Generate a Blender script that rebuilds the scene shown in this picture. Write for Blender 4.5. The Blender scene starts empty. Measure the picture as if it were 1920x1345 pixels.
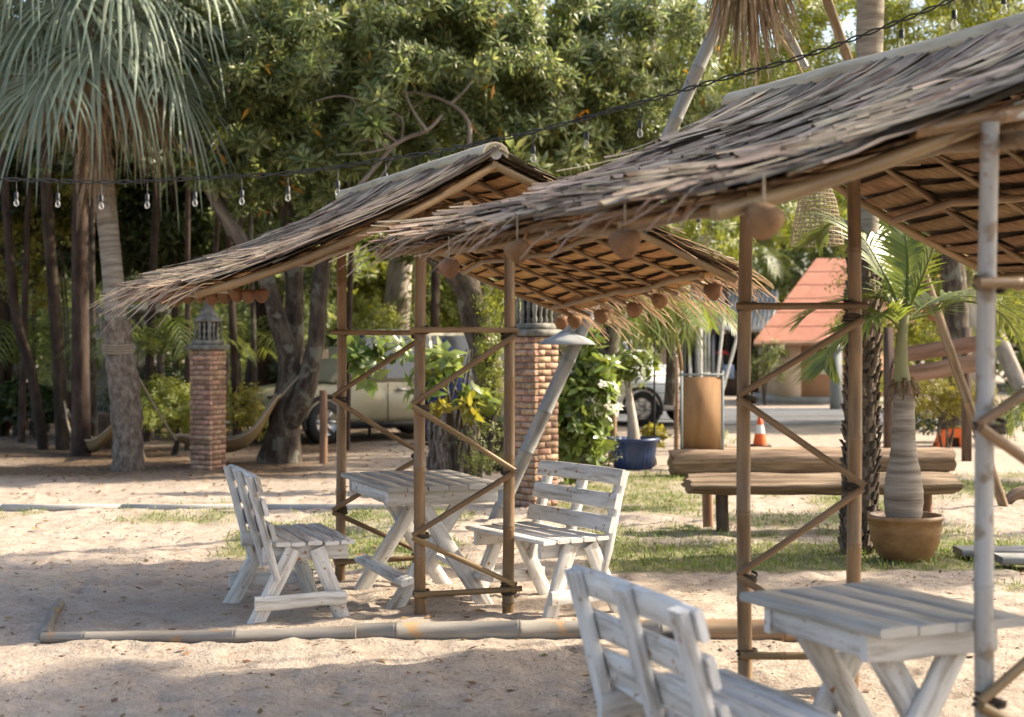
import bpy, math, random
import numpy as np
from mathutils import Vector, Matrix, noise

random.seed(7); rng = np.random.default_rng(7)
sc = bpy.context.scene
COL = sc.collection

# ------------------------------------------------------------------ camera, light, exposure
FPX, CX, HY, CH = 2800.0, 960.0, 650.0, 1.5
cd = bpy.data.cameras.new('camera'); cam = bpy.data.objects.new('camera', cd); COL.objects.link(cam)
cam.location = (0, 0, CH); cam.rotation_euler = (math.radians(90), 0, 0)
cd.sensor_width = 36; cd.lens = FPX / 1920 * 36
cd.shift_y = -(672.5 - HY) / 1920
cd.clip_end = 1000
cd.dof.use_dof = True; cd.dof.focus_distance = 8.5; cd.dof.aperture_fstop = 2.6
sc.camera = cam

SUN_EL, SUN_PHI = 38.0, 14.0         # sun to the right of the view and a little behind the huts
sd = Vector((math.cos(math.radians(SUN_PHI)) * math.cos(math.radians(SUN_EL)),
             math.sin(math.radians(SUN_PHI)) * math.cos(math.radians(SUN_EL)), math.sin(math.radians(SUN_EL))))
ld = bpy.data.lights.new('sun', 'SUN'); ld.energy = 4.3; ld.angle = math.radians(0.8); ld.color = (1.0, 0.88, 0.72)
sun = bpy.data.objects.new('sun', ld); COL.objects.link(sun); sun.rotation_euler = sd.to_track_quat('Z', 'Y').to_euler()
w = bpy.data.worlds.new('World'); sc.world = w; w.use_nodes = True
nt = w.node_tree; bg = nt.nodes['Background']; bg.inputs[1].default_value = 0.15
sk = nt.nodes.new('ShaderNodeTexSky'); sk.sky_type = 'NISHITA'; sk.sun_disc = False
sk.sun_elevation = math.radians(SUN_EL); sk.sun_rotation = math.radians(90 - SUN_PHI)
sk.dust_density = 4.0; sk.air_density = 1.0; sk.ozone_density = 0.6
nt.links.new(sk.outputs[0], bg.inputs[0])
sc.view_settings.view_transform = 'Standard'; sc.view_settings.look = 'None'
sc.view_settings.exposure = 1.36; sc.view_settings.gamma = 1.0; sc.view_settings.use_curve_mapping = False
sc.view_settings.use_white_balance = True; sc.view_settings.white_balance_temperature = 6700; sc.view_settings.white_balance_tint = 8
sc.cycles.use_denoising = True
sc.cycles.max_bounces = 8; sc.cycles.diffuse_bounces = 4; sc.cycles.transparent_max_bounces = 8
sc.cycles.sample_clamp_indirect = 8

# ------------------------------------------------------------------ places from the photograph
def P(px, py, Y): return Vector(((px - CX) / FPX * Y, Y, CH + (HY - py) / FPX * Y))
def Q(px, py, h):
    Y = (CH - h) * FPX / (py - HY); return Vector(((px - CX) / FPX * Y, Y, h))
def G(px, py): return Q(px, py, 0.0)
def PL(pts, Y): return [P(x, y, Y[i] if isinstance(Y, (list, tuple)) else Y) for i, (x, y) in enumerate(pts)]

# ------------------------------------------------------------------ materials
MATS = {}
def mat(name, cols, scale=(8, 8, 8), coord='UV', det=5, rough=.75, bump=.25, rv=.12, island=False, stain=None, trans=0,
        spec=.3, bscale=None, metal=0):
    m = bpy.data.materials.new(name); m.use_nodes = True; MATS[name] = m
    t = m.node_tree; N = t.nodes; L = t.links; b = N['Principled BSDF']; out = N['Material Output']
    tc = N.new('ShaderNodeTexCoord'); mp = N.new('ShaderNodeMapping'); mp.inputs['Scale'].default_value = scale
    oi = N.new('ShaderNodeObjectInfo'); ad = N.new('ShaderNodeVectorMath'); ad.operation = 'ADD'
    mu = N.new('ShaderNodeVectorMath'); mu.operation = 'SCALE'; mu.inputs[0].default_value = (17, 31, 23)
    L.new(oi.outputs['Random'], mu.inputs['Scale']); L.new(tc.outputs[coord], mp.inputs['Vector'])
    L.new(mp.outputs[0], ad.inputs[0]); L.new(mu.outputs[0], ad.inputs[1])
    n = N.new('ShaderNodeTexNoise'); n.inputs['Scale'].default_value = 1; n.inputs['Detail'].default_value = det
    n.inputs['Roughness'].default_value = .62; L.new(ad.outputs[0], n.inputs['Vector'])
    r = N.new('ShaderNodeValToRGB'); e = r.color_ramp.elements
    k = len(cols)
    for i, c in enumerate(cols):
        p = .3 + .4 * i / max(1, k - 1)
        if i == 0: el = e[0]
        elif i == k - 1: el = e[-1]
        else: el = e.new(p)
        el.position = p; el.color = (*c, 1)
    L.new(n.outputs['Fac'], r.inputs[0]); col = r.outputs[0]
    if stain:
        sc_, amt, scol = stain
        n2 = N.new('ShaderNodeTexNoise'); n2.inputs['Scale'].default_value = sc_; n2.inputs['Detail'].default_value = 3
        L.new(tc.outputs['Object'], mu2 := N.new('ShaderNodeVectorMath').inputs[0]); va = mu2.node; va.operation = 'ADD'
        L.new(mu.outputs[0], va.inputs[1]); L.new(va.outputs[0], n2.inputs['Vector'])
        rr = N.new('ShaderNodeValToRGB'); rr.color_ramp.elements[0].position = 1 - amt; rr.color_ramp.elements[1].position = min(1, 1 - amt + .07)
        L.new(n2.outputs['Fac'], rr.inputs[0]); mx = N.new('ShaderNodeMix'); mx.data_type = 'RGBA'
        L.new(rr.outputs[0], mx.inputs[0]); L.new(col, mx.inputs[6]); mx.inputs[7].default_value = (*scol, 1); col = mx.outputs[2]
    if rv:
        hs = N.new('ShaderNodeHueSaturation'); src = oi.outputs['Random']
        if island: src = N.new('ShaderNodeNewGeometry').outputs['Random Per Island']
        a = N.new('ShaderNodeMapRange'); a.inputs[3].default_value = 1 - rv; a.inputs[4].default_value = 1 + rv
        L.new(src, a.inputs[0]); L.new(a.outputs[0], hs.inputs['Value'])
        h = N.new('ShaderNodeMath'); h.operation = 'MULTIPLY'; h.inputs[1].default_value = 7.31
        f = N.new('ShaderNodeMath'); f.operation = 'FRACT'; L.new(src, h.inputs[0]); L.new(h.outputs[0], f.inputs[0])
        c2 = N.new('ShaderNodeMapRange'); c2.inputs[3].default_value = .5 - rv * .045; c2.inputs[4].default_value = .5 + rv * .06
        L.new(f.outputs[0], c2.inputs[0]); L.new(c2.outputs[0], hs.inputs['Hue'])
        L.new(col, hs.inputs['Color']); col = hs.outputs[0]
    L.new(col, b.inputs['Base Color']); b.inputs['Roughness'].default_value = rough
    b.inputs['Specular IOR Level'].default_value = spec; b.inputs['Metallic'].default_value = metal
    if bump:
        bp = N.new('ShaderNodeBump'); bp.inputs['Strength'].default_value = bump; bp.inputs['Distance'].default_value = .02 if not bscale else bscale
        L.new(n.outputs['Fac'], bp.inputs['Height']); L.new(bp.outputs[0], b.inputs['Normal'])
    if trans:
        tr = N.new('ShaderNodeBsdfTranslucent'); ms = N.new('ShaderNodeMixShader'); ms.inputs[0].default_value = trans
        g = N.new('ShaderNodeHueSaturation'); g.inputs['Saturation'].default_value = 1.15; g.inputs['Value'].default_value = 1.5; g.inputs['Hue'].default_value = .485
        L.new(col, g.inputs['Color']); L.new(g.outputs[0], tr.inputs['Color'])
        L.new(b.outputs[0], ms.inputs[1]); L.new(tr.outputs[0], ms.inputs[2]); L.new(ms.outputs[0], out.inputs[0])
    return m

thatch_base = mat('thatch_base', [(.06, .04, .025), (.12, .085, .055), (.20, .15, .105)], (30, 2.2, 1), rough=.9, rv=.1, bump=.5, bscale=.006)
white = mat('white_washed_wood', [(.26, .23, .19), (.57, .56, .54), (.70, .695, .68)], (26, 3, 1), rv=.07, bump=.35, bscale=.004, stain=(26, .345, (.30, .13, .05)))
tabletop_m = mat('grey_tabletop_wood', [(.22, .20, .17), (.33, .315, .285), (.41, .395, .37)], (26, 3, 1), rv=.10, bump=.35, bscale=.004)
bam = mat('brown_bamboo', [(.095, .056, .027), (.18, .112, .054), (.26, .17, .088)], (16, 2.2, 1), rough=.45, rv=.14, bump=.15, bscale=.004, spec=.45)
bam_grey = mat('grey_bamboo', [(.22, .20, .175), (.34, .33, .31), (.43, .42, .40)], (14, 2.0, 1), rough=.55, rv=.10, bump=.15, bscale=.004, stain=(9, .40, (.22, .17, .12)))
bam_log = mat('weathered_log', [(.12, .10, .08), (.215, .195, .17), (.30, .275, .245)], (12, 1.6, 1), rough=.7, rv=.14, bump=.3, bscale=.008, stain=(7, .42, (.30, .19, .10)))
thatch = mat('thatch', [(.10, .068, .043), (.225, .172, .127), (.37, .315, .25)], (34, 2.6, 1), rough=.8, rv=.5, bump=.5, bscale=.006, stain=(5, .46, (.10, .06, .035)))
thatch_i = mat('thatch_loose', [(.09, .062, .04), (.22, .172, .128), (.37, .315, .25)], (34, 2.6, 1), rough=.8, rv=.55, bump=.4, bscale=.006, island=True, stain=(5, .46, (.09, .055, .03)))
fringe_m = mat('thatch_fringe', [(.20, .12, .07), (.36, .25, .16), (.48, .37, .26)], (20, 2, 1), rough=.7, rv=.4, bump=.2, island=True, trans=.15)
shing_shaded = mat('shaded_leaf_shingle', [(.09, .05, .024), (.17, .10, .05), (.25, .16, .085)], (9, 40, 1), rough=.8, rv=.2, bump=.3, bscale=.004, trans=.05)  # shade under the near roof is put into this darker leaf colour
orange_leaf = mat('orange_dying_leaf', [(.34, .17, .03), (.45, .25, .05)], (3, 3, 3), 'Object', rv=.3, bump=0, island=True, trans=.4)
shing = mat('leaf_shingle', [(.30, .15, .055), (.48, .265, .11), (.58, .345, .155)], (9, 40, 1), rough=.7, rv=.14, bump=.3, bscale=.004, trans=.14)  # orange brightened to hold the warm glow bounced up from the sand
brick_m = mat('red_brick', [(.17, .10, .068), (.31, .185, .125), (.42, .29, .21)], (14, 14, 14), 'Object', rv=.3, bump=.5, bscale=.006, rough=.9)
mortar = mat('mortar', [(.12, .085, .065), (.20, .15, .12)], (20, 20, 20), 'Object', rv=0, bump=.5, bscale=.01, rough=.95)
stone = mat('grey_stone', [(.07, .065, .055), (.16, .15, .13), (.27, .255, .23)], (9, 9, 9), 'Object', rv=.1, bump=.5, bscale=.01, rough=.9)
concrete = mat('pale_concrete', [(.30, .285, .26), (.42, .405, .375)], (5, 5, 5), 'Object', rv=.08, bump=.25, rough=.9)
bark = mat('bark', [(.025, .018, .013), (.075, .058, .043), (.15, .125, .098)], (14, 4, 1), rv=.15, bump=1, bscale=.05, rough=.95, stain=(5, .44, (.15, .145, .115)))
bark_dark = mat('dark_bark', [(.022, .014, .010), (.05, .033, .025), (.085, .06, .046)], (9, 3, 1), rv=.2, bump=.8, bscale=.02, rough=.95)
bark_pale = mat('pale_bark', [(.20, .16, .125), (.36, .31, .26), (.50, .45, .39)], (7, 2.5, 1), rv=.1, bump=.5, bscale=.02, rough=.85)
palm_bark = mat('palm_bark', [(.12, .095, .072), (.235, .20, .165), (.34, .30, .255)], (2.5, 22, 1), rv=.06, bump=.6, bscale=.015, rough=.85)
palm_boot = mat('palm_boot', [(.06, .044, .032), (.15, .118, .092), (.27, .228, .188)], (14, 8, 1), rv=.3, bump=.8, bscale=.02, rough=.95, island=True)
leaf_mid = mat('leaf_mid', [(.09, .115, .04), (.185, .22, .085), (.30, .33, .15)], (3, 3, 3), 'Object', rv=.5, bump=0, island=True, trans=.45, rough=.36, spec=.6)
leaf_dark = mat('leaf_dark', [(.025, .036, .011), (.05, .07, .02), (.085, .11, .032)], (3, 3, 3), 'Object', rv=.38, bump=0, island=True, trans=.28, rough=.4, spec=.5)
leaf_far = mat('leaf_far', [(.09, .11, .03), (.16, .185, .055), (.25, .27, .085)], (.6, .6, .6), 'Object', rv=.4, bump=0, island=True, trans=.35, rough=.5, spec=.4)
leaf_lime = mat('leaf_lime', [(.12, .145, .03), (.21, .24, .055), (.30, .315, .09)], (3, 3, 3), 'Object', rv=.32, bump=0, island=True, trans=.4, rough=.4, spec=.5)
leaf_yel = mat('leaf_yellow', [(.14, .135, .025), (.23, .215, .045), (.32, .29, .08)], (3, 3, 3), 'Object', rv=.3, bump=0, island=True, trans=.4, rough=.45)
leaf_broad = mat('leaf_broad', [(.065, .10, .025), (.135, .185, .05), (.24, .285, .075)], (2, 2, 2), 'Object', rv=.4, bump=0, island=True, trans=.35, rough=.3, spec=.6)
frond_blue = mat('frond_blue', [(.12, .15, .105), (.20, .24, .175), (.285, .325, .25)], (4, 1, 1), rv=.22, bump=0, island=True, trans=.22, rough=.5)
frond_dry = mat('frond_dry', [(.14, .095, .055), (.28, .205, .13), (.42, .335, .235)], (6, 1.5, 1), rv=.32, bump=0, island=True, trans=.2, rough=.7)
frond_gr = mat('frond_green', [(.085, .12, .028), (.15, .185, .045), (.24, .265, .08)], (4, 1, 1), rv=.28, bump=0, island=True, trans=.38, rough=.4, spec=.5)
terra = mat('terracotta', [(.10, .052, .028), (.18, .095, .048), (.27, .15, .08)], (9, 9, 9), 'Object', rv=.15, bump=.3, rough=.75)
terra_dk = mat('dark_clay', [(.05, .03, .02), (.10, .06, .04), (.15, .095, .06)], (6, 6, 6), 'Object', rv=.1, bump=.2, rough=.6)
pot_brown = mat('glazed_brown', [(.15, .075, .03), (.24, .13, .055), (.33, .20, .095)], (5, 5, 9), 'Object', rv=.05, bump=.15, rough=.4, spec=.5)
blue_p = mat('blue_plastic', [(.014, .032, .10), (.022, .05, .145)], (6, 6, 6), 'Object', rv=.05, bump=0, rough=.4, spec=.5)
bluetarp = mat('blue_tarp', [(.012, .02, .07), (.02, .04, .14)], (6, 6, 6), 'Object', rv=.05, bump=.4, rough=.45)
black = mat('black_rubber', [(.012, .012, .012), (.022, .022, .022)], (9, 9, 9), 'Object', rv=0, bump=0, rough=.6)
cablem = mat('cable', [(.012, .013, .014), (.03, .03, .032)], (9, 9, 9), 'Object', rv=0, bump=0, rough=.5)
beige_car = mat('beige_car_paint', [(.30, .27, .18), (.34, .31, .22)], (2, 2, 2), 'Object', rv=0, bump=0, rough=.3, spec=.5)
white_car = mat('white_car_paint', [(.68, .68, .67), (.74, .74, .73)], (2, 2, 2), 'Object', rv=0, bump=0, rough=.25, spec=.5)
chrome = mat('alloy', [(.42, .42, .43), (.55, .55, .56)], (4, 4, 4), 'Object', rv=0, bump=0, rough=.3, metal=.9)
carglass = mat('car_glass', [(.012, .014, .016), (.02, .022, .025)], (3, 3, 3), 'Object', rv=0, bump=0, rough=.08, spec=.7)
redlamp = mat('red_lens', [(.4, .02, .015), (.5, .03, .02)], (3, 3, 3), 'Object', rv=0, bump=0, rough=.2)
white_pt = mat('white_paint', [(.62, .61, .58), (.72, .71, .69)], (6, 6, 6), 'Object', rv=.05, bump=.1, rough=.6)
grey_pt = mat('grey_paint', [(.20, .21, .205), (.28, .29, .285)], (4, 4, 4), 'Object', rv=.06, bump=.15, rough=.7)
wall_tan = mat('tan_wall', [(.58, .45, .33), (.66, .53, .39)], (3, 3, 3), 'Object', rv=.0, bump=.1, rough=.9)
wall_org = mat('orange_wall', [(.46, .26, .15), (.55, .33, .20)], (3, 3, 3), 'Object', rv=.12, bump=.1, rough=.9)
roof_red = mat('red_roof_tile', [(.27, .105, .065), (.34, .15, .10)], (3, 3, 3), 'Object', rv=.05, bump=.1, rough=.8)
roof_grey = mat('grey_roof', [(.26, .26, .255), (.36, .36, .35)], (3, 3, 3), 'Object', rv=.06, bump=.1, rough=.7)
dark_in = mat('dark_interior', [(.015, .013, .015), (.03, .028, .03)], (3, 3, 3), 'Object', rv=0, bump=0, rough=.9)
ply = mat('plywood', [(.22, .115, .05), (.32, .18, .085), (.38, .23, .12)], (5, 1.4, 1.2), 'Object', rv=.05, bump=.2, rough=.8)
old_wood = mat('old_wood', [(.075, .048, .03), (.19, .13, .085), (.35, .26, .18)], (24, 1.5, 1), rv=.12, bump=1, bscale=.02, rough=.85)
dark_wood = mat('dark_wood', [(.04, .025, .018), (.09, .06, .045), (.14, .10, .075)], (18, 2, 1), rv=.15, bump=.5, rough=.85)
grey_wood = mat('grey_wood', [(.14, .14, .14), (.24, .24, .235), (.34, .34, .33)], (16, 2, 1), rv=.1, bump=.5, bscale=.01, rough=.8, stain=(8, .36, (.10, .09, .085)))
rail_wood = mat('rail_wood', [(.14, .075, .045), (.26, .15, .095), (.34, .21, .145)], (16, 1.5, 1), rv=.12, bump=.4, rough=.8)
rope = mat('rope', [(.28, .22, .15), (.40, .33, .24)], (30, 8, 1), rv=.1, bump=.3, rough=.9)
net_m = mat('hammock_net', [(.16, .11, .05), (.26, .19, .10)], (40, 40, 1), rv=.1, bump=.5, rough=.9)
wicker = mat('wicker', [(.20, .15, .09), (.34, .27, .18)], (20, 20, 20), 'Object', rv=.1, bump=.3, rough=.8)
orange_p = mat('orange_plastic', [(.62, .10, .02), (.70, .135, .03)], (4, 4, 4), 'Object', rv=.05, bump=.05, rough=.5)
red_cloth = mat('red_cloth', [(.45, .04, .05), (.55, .06, .06)], (4, 4, 4), 'Object', rv=.05, bump=.1, rough=.8)
flower = mat('red_flower', [(.5, .09, .04), (.62, .16, .05)], (4, 4, 4), 'Object', rv=.2, bump=0, island=True, trans=.3)
straw = mat('palm_inflorescence', [(.30, .23, .12), (.46, .37, .22)], (8, 2, 1), rv=.2, bump=0, island=True, trans=.2)
asphalt = mat('asphalt', [(.085, .09, .10), (.13, .135, .145)], (3, 3, 3), 'Object', rv=0, bump=.1, rough=.9)
grassm = mat('grass', [(.09, .135, .028), (.15, .205, .048), (.26, .28, .10)], (1.2, 1.2, 1.2), 'Object', rv=.35, bump=0, island=True, trans=.3, rough=.5)
litter_m = mat('dry_leaf', [(.09, .05, .025), (.17, .10, .05), (.27, .18, .09)], (5, 5, 5), 'Object', rv=.45, bump=0, island=True, rough=.7, trans=.1)
bloom_w = mat('white_flower', [(.7, .68, .6), (.8, .78, .7)], (4, 4, 4), 'Object', rv=.05, bump=0, island=True, trans=.2)

def glass_mat():
    m = bpy.data.materials.new('clear_bulb_glass'); m.use_nodes = True; t = m.node_tree; b = t.nodes['Principled BSDF']
    b.inputs['Base Color'].default_value = (.9, .92, .95, 1); b.inputs['Roughness'].default_value = .04
    tr = t.nodes.new('ShaderNodeBsdfTransparent'); mx = t.nodes.new('ShaderNodeMixShader'); lw = t.nodes.new('ShaderNodeLayerWeight'); lw.inputs[0].default_value = .45
    mr = t.nodes.new('ShaderNodeMapRange'); mr.inputs[3].default_value = .03; mr.inputs[4].default_value = .45
    t.links.new(lw.outputs['Facing'], mr.inputs[0]); t.links.new(mr.outputs[0], mx.inputs[0])
    t.links.new(tr.outputs[0], mx.inputs[1]); t.links.new(b.outputs[0], mx.inputs[2]); t.links.new(mx.outputs[0], t.nodes['Material Output'].inputs[0])
    return m
glass = glass_mat()

# ------------------------------------------------------------------ mesh helpers
def mesh_np(name, V, F, uv=None, smooth=False):
    """V (n,3), F (m,k) of one face size."""
    V = np.asarray(V, dtype=np.float32).reshape(-1, 3); F = np.asarray(F, dtype=np.int32)
    m = bpy.data.meshes.new(name); k = F.shape[1]
    m.vertices.add(len(V)); m.vertices.foreach_set('co', V.ravel())
    m.loops.add(F.size); m.loops.foreach_set('vertex_index', F.ravel())
    m.polygons.add(len(F)); m.polygons.foreach_set('loop_start', np.arange(0, F.size, k, dtype=np.int32))
    if smooth: m.polygons.foreach_set('use_smooth', np.ones(len(F), dtype=bool))
    if uv is not None:
        l = m.uv_layers.new(name='UVMap'); l.data.foreach_set('uv', np.asarray(uv, dtype=np.float32).ravel())
    m.update(calc_edges=True); m.validate(); return m

class MB:
    """collects quads with uv"""
    def __init__(s): s.v = []; s.f = []; s.uv = []; s.n = 0
    def add(s, V, F, UV=None):
        V = np.asarray(V, float).reshape(-1, 3); F = np.asarray(F, int)
        s.v.append(V); s.f.append(F + s.n); s.n += len(V)
        s.uv.append(np.zeros((F.size, 2)) if UV is None else np.asarray(UV, float).reshape(-1, 2)); return s
    def loft(s, rings, closed=True, caps=True):
        R = np.asarray(rings, float); m, n, _ = R.shape
        ln = np.concatenate([[0], np.cumsum(np.linalg.norm(np.diff(R.mean(1), axis=0), axis=1))])
        per = np.linalg.norm(np.roll(R[m // 2], -1, 0) - R[m // 2], axis=1); pu = np.concatenate([[0], np.cumsum(per)])
        nn = n if closed else n - 1
        F = []; U = []
        for i in range(m - 1):
            for j in range(nn):
                j2 = (j + 1) % n
                F.append((i * n + j, i * n + j2, (i + 1) * n + j2, (i + 1) * n + j))
                U += [(pu[j], ln[i]), (pu[j + 1], ln[i]), (pu[j + 1], ln[i + 1]), (pu[j], ln[i + 1])]
        s.add(R.reshape(-1, 3), F, U)
        if caps and closed:
            for i, fl in ((0, True), (m - 1, False)):
                c = R[i].mean(0); V = np.vstack([R[i], c]); Fc = []; Uc = []
                for j in range(0, n, 1):
                    j2 = (j + 1) % n
                    Fc.append((j2, j, n, n) if fl else (j, j2, n, n))
                    Uc += [(V[j][0], V[j][1])] * 4
                # triangles stored as quads would be degenerate: use pairs of edges instead
                Fq = []; Uq = []
                for j in range(0, n - 1, 2):
                    a, b, d = j, (j + 1) % n, (j + 2) % n
                    Fq.append((d, b, a, n) if fl else (a, b, d, n)); Uq += [(0, 0), (.02, 0), (.02, .02), (0, .02)]
                s.add(V, Fq, Uq)
        return s
    def tube(s, pts, rad, n=8, caps=True, wob=0, seed=0):
        pts = [Vector(p) for p in pts]; m = len(pts); rings = []
        if not hasattr(rad, '__len__'): rad = [rad] * m
        t = (pts[1] - pts[0]).normalized()
        u = t.cross(Vector((0, 1, 0)) if abs(t.y) < .9 else Vector((1, 0, 0))).normalized()
        rr = np.random.default_rng(seed)
        for i in range(m):
            d = (pts[min(i + 1, m - 1)] - pts[max(i - 1, 0)]).normalized()
            u = (u - d * u.dot(d)).normalized(); v = d.cross(u)
            ring = []
            for j in range(n):
                a = 2 * math.pi * j / n; k = 1
                if wob: k = 1 + wob * (noise.noise(Vector((math.cos(a) * 1.4 + seed, math.sin(a) * 1.4, i * .7 + seed))) + .5 * float(rr.normal()) * .4)
                ring.append(pts[i] + (u * math.cos(a) + v * math.sin(a)) * rad[i] * k)
            rings.append([tuple(p) for p in ring])
        return s.loft(rings, True, caps)
    def box(s, M, sx, sy, sz, ch=0):
        """box centred on M"""
        hx, hy, hz = sx / 2, sy / 2, sz / 2
        V = [M @ Vector((x * hx, y * hy, z * hz)) for z in (-1, 1) for x, y in ((-1, -1), (1, -1), (1, 1), (-1, 1))]
        F = [(3, 2, 1, 0), (4, 5, 6, 7), (0, 1, 5, 4), (1, 2, 6, 5), (2, 3, 7, 6), (3, 0, 4, 7)]
        U = []
        d = [(sx, sy), (sx, sy), (sx, sz), (sy, sz), (sx, sz), (sy, sz)]
        for a, b in d: U += [(0, 0), (a, 0), (a, b), (0, b)]
        return s.add([tuple(v) for v in V], F, U)
    def lathe(s, prof, n=20, M=None, caps=False):
        M = M or Matrix()
        rings = [[tuple(M @ Vector((r * math.cos(2 * math.pi * j / n), r * math.sin(2 * math.pi * j / n), z))) for j in range(n)] for r, z in prof]
        return s.loft(rings, True, caps)
    def mesh(s, name, smooth=False):
        return mesh_np(name, np.vstack(s.v), np.vstack(s.f), np.vstack(s.uv), smooth)

def wm(o):
    return wm(o.parent) @ o.matrix_basis if o.parent else o.matrix_basis.copy()
def obj(name, me, m, parent=None, M=None, kind=None):
    """link a mesh; M is its place in the world"""
    o = bpy.data.objects.new(name, me); COL.objects.link(o)
    if m is not None and me is not None and not me.materials: me.materials.append(m)
    M = M or Matrix()
    if parent: o.parent = parent; o.matrix_basis = wm(parent).inverted() @ M
    else: o.matrix_basis = M
    if kind: o['kind'] = kind
    return o
def tag(o, label, cat, group=None):
    o['label'] = label; o['category'] = cat
    if group: o['group'] = group
    return o
def thing(name, label, cat, loc, group=None, rz=0):
    o = bpy.data.objects.new(name, None); COL.objects.link(o); o.empty_display_size = .1
    o.matrix_basis = Matrix.Translation(loc) @ Matrix.Rotation(rz, 4, 'Z')
    return tag(o, label, cat, group)
def copy_tree(o, parent=None):
    c = o.copy(); COL.objects.link(c)
    if parent: c.parent = parent
    for ch in list(o.children): copy_tree(ch, c)
    return c
def frame(p0, p1, side=None):
    """matrix with Z along p0->p1 and X towards side, origin at p0"""
    z = (Vector(p1) - Vector(p0)).normalized(); side = Vector(side) if side is not None else (Vector((1, 0, 0)) if abs(z.x) < .9 else Vector((0, 1, 0)))
    x = (side - z * side.dot(z)).normalized(); y = z.cross(x)
    M = Matrix((x, y, z)).transposed().to_4x4(); M.translation = Vector(p0); return M
def plank_mesh(name, wd, th, L, ch=.005, wob=.003, n=5, seed=0):
    r = np.random.default_rng(seed); hx, hy = wd / 2, th / 2
    sec = [(-hx + ch, -hy), (hx - ch, -hy), (hx, -hy + ch), (hx, hy - ch), (hx - ch, hy), (-hx + ch, hy), (-hx, hy - ch), (-hx, -hy + ch)]
    rings = []
    for i in range(n):
        dx, dy = r.normal(0, wob, 2); k = 1 + r.normal(0, wob * 4)
        rings.append([(x * k + dx, y + dy * .5, L * i / (n - 1)) for x, y in sec])
    return MB().loft(rings).mesh(name)
_pl = [0]
def plank(name, p0, p1, wd, th, side, m, root, **k):
    _pl[0] += 1
    p0, p1 = Vector(p0), Vector(p1)
    return obj(name, plank_mesh(name, wd, th, (p1 - p0).length, seed=_pl[0], **k), m, root, frame(p0, p1, side))
def bamboo_mb(L, r, pitch=.3, n=10, bend=0, seed=0, taper=.9):
    rr = random.Random(seed); zs = []; z = rr.uniform(.05, pitch)
    st = [(0, 1)]
    while z < L - .02:
        st += [(z - .012, 1.0), (z - .004, 1.10), (z, .97), (z + .005, 1.12), (z + .014, 1.0)]
        z += pitch * rr.uniform(.8, 1.2)
    st.append((L, 1))
    pts = []; rad = []
    a = rr.uniform(0, 6)
    for z, k in st:
        b = math.sin(math.pi * min(1, max(0, z / L))) * bend
        pts.append((b * math.cos(a), b * math.sin(a), z)); rad.append(r * k * (1 - (1 - taper) * z / L))
    return MB().tube(pts, rad, n)
def bamboo(name, p0, p1, r, m, root, pitch=.3, bend=0, n=10):
    p0, p1 = Vector(p0), Vector(p1); L = (p1 - p0).length; _pl[0] += 1
    me = bamboo_mb(L, r, pitch, n, bend if bend else L * .006, _pl[0]).mesh(name, True)
    return obj(name, me, m, root, frame(p0, p1))
def bake(name, T, F, pos, R, S, UV=None, smooth=False):
    """one mesh of many copies of a small template"""
    T = np.asarray(T, float); F = np.asarray(F, int); N = len(pos); S = np.asarray(S, float)
    if S.ndim == 1: S = S[:, None]
    V = np.einsum('nij,kj->nki', R, T) * S[:, :, None] if S.shape[1] == 1 else np.einsum('nij,nkj->nki', R, T[None] * S[:, None, :])
    V = V + np.asarray(pos)[:, None, :]
    FF = F[None] + (np.arange(N) * len(T))[:, None, None]
    uv = None
    if UV is not None: uv = np.tile(np.asarray(UV, float), (N, 1))
    return mesh_np(name, V.reshape(-1, 3), FF.reshape(-1, F.shape[1]), uv, smooth)
def basis_from_axis(A, r=None):
    """rotation matrices with z on the given axes and random roll"""
    r = r or rng; A = A / np.linalg.norm(A, axis=1, keepdims=True); B = r.normal(size=A.shape)
    X = np.cross(B, A); X /= np.linalg.norm(X, axis=1, keepdims=True); Y = np.cross(A, X)
    return np.stack([X, Y, A], axis=2)

# ------------------------------------------------------------------ leaf templates (all triangles)
def one_leaf(az, el, L, wd, z0=0, droop=.15, off=.06):
    """leaf from the origin: five points, four triangles"""
    d = np.array([math.cos(az) * math.cos(el), math.sin(az) * math.cos(el), math.sin(el)])
    s = np.array([-math.sin(az), math.cos(az), 0]); up = np.cross(d, s) * -1
    o = np.array([0, 0, z0]) + d * off
    mid = o + d * L * .45 ; tip = o + d * L - np.array([0, 0, droop * L])
    V = [o, mid + s * wd * L / 2 + up * .06 * L, mid - up * .03 * L, mid - s * wd * L / 2 + up * .06 * L, tip]
    F = [(0, 2, 1), (0, 3, 2), (1, 2, 4), (2, 3, 4)]
    return V, F
def cluster(specs):
    V = []; F = []
    for sp in specs:
        v, f = one_leaf(**sp); F += [tuple(i + len(V) for i in t) for t in f]; V += [tuple(p) for p in v]
    return np.array(V), np.array(F)
def rosette(n, wd, L=1, lo=.0, hi=1.0, droop=.2, seed=1):
    r = random.Random(seed)
    return cluster([dict(az=i * 2.399 + r.uniform(-.2, .2), el=lo + (hi - lo) * (i / n) + r.uniform(-.12, .12), L=L * r.uniform(.75, 1.1), wd=wd, droop=droop, z0=.12 * i / n) for i in range(n)])
def sprig(n, wd, L=.4, seed=1):
    """small leaves along a twig one unit long"""
    r = random.Random(seed); V = []; F = []
    for i in range(n):
        z = (i + .5) / n
        v, f = one_leaf(az=i * 2.4 + r.uniform(-.4, .4), el=r.uniform(.1, .8), L=L * r.uniform(.7, 1.1), wd=wd, z0=z, droop=.25, off=.02)
        F += [tuple(k + len(V) for k in t) for t in f]; V += [tuple(p) for p in v]
    return np.array(V), np.array(F)
ROS = rosette(11, .24, 1, -.2, 1.1, .25, 3)
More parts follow.
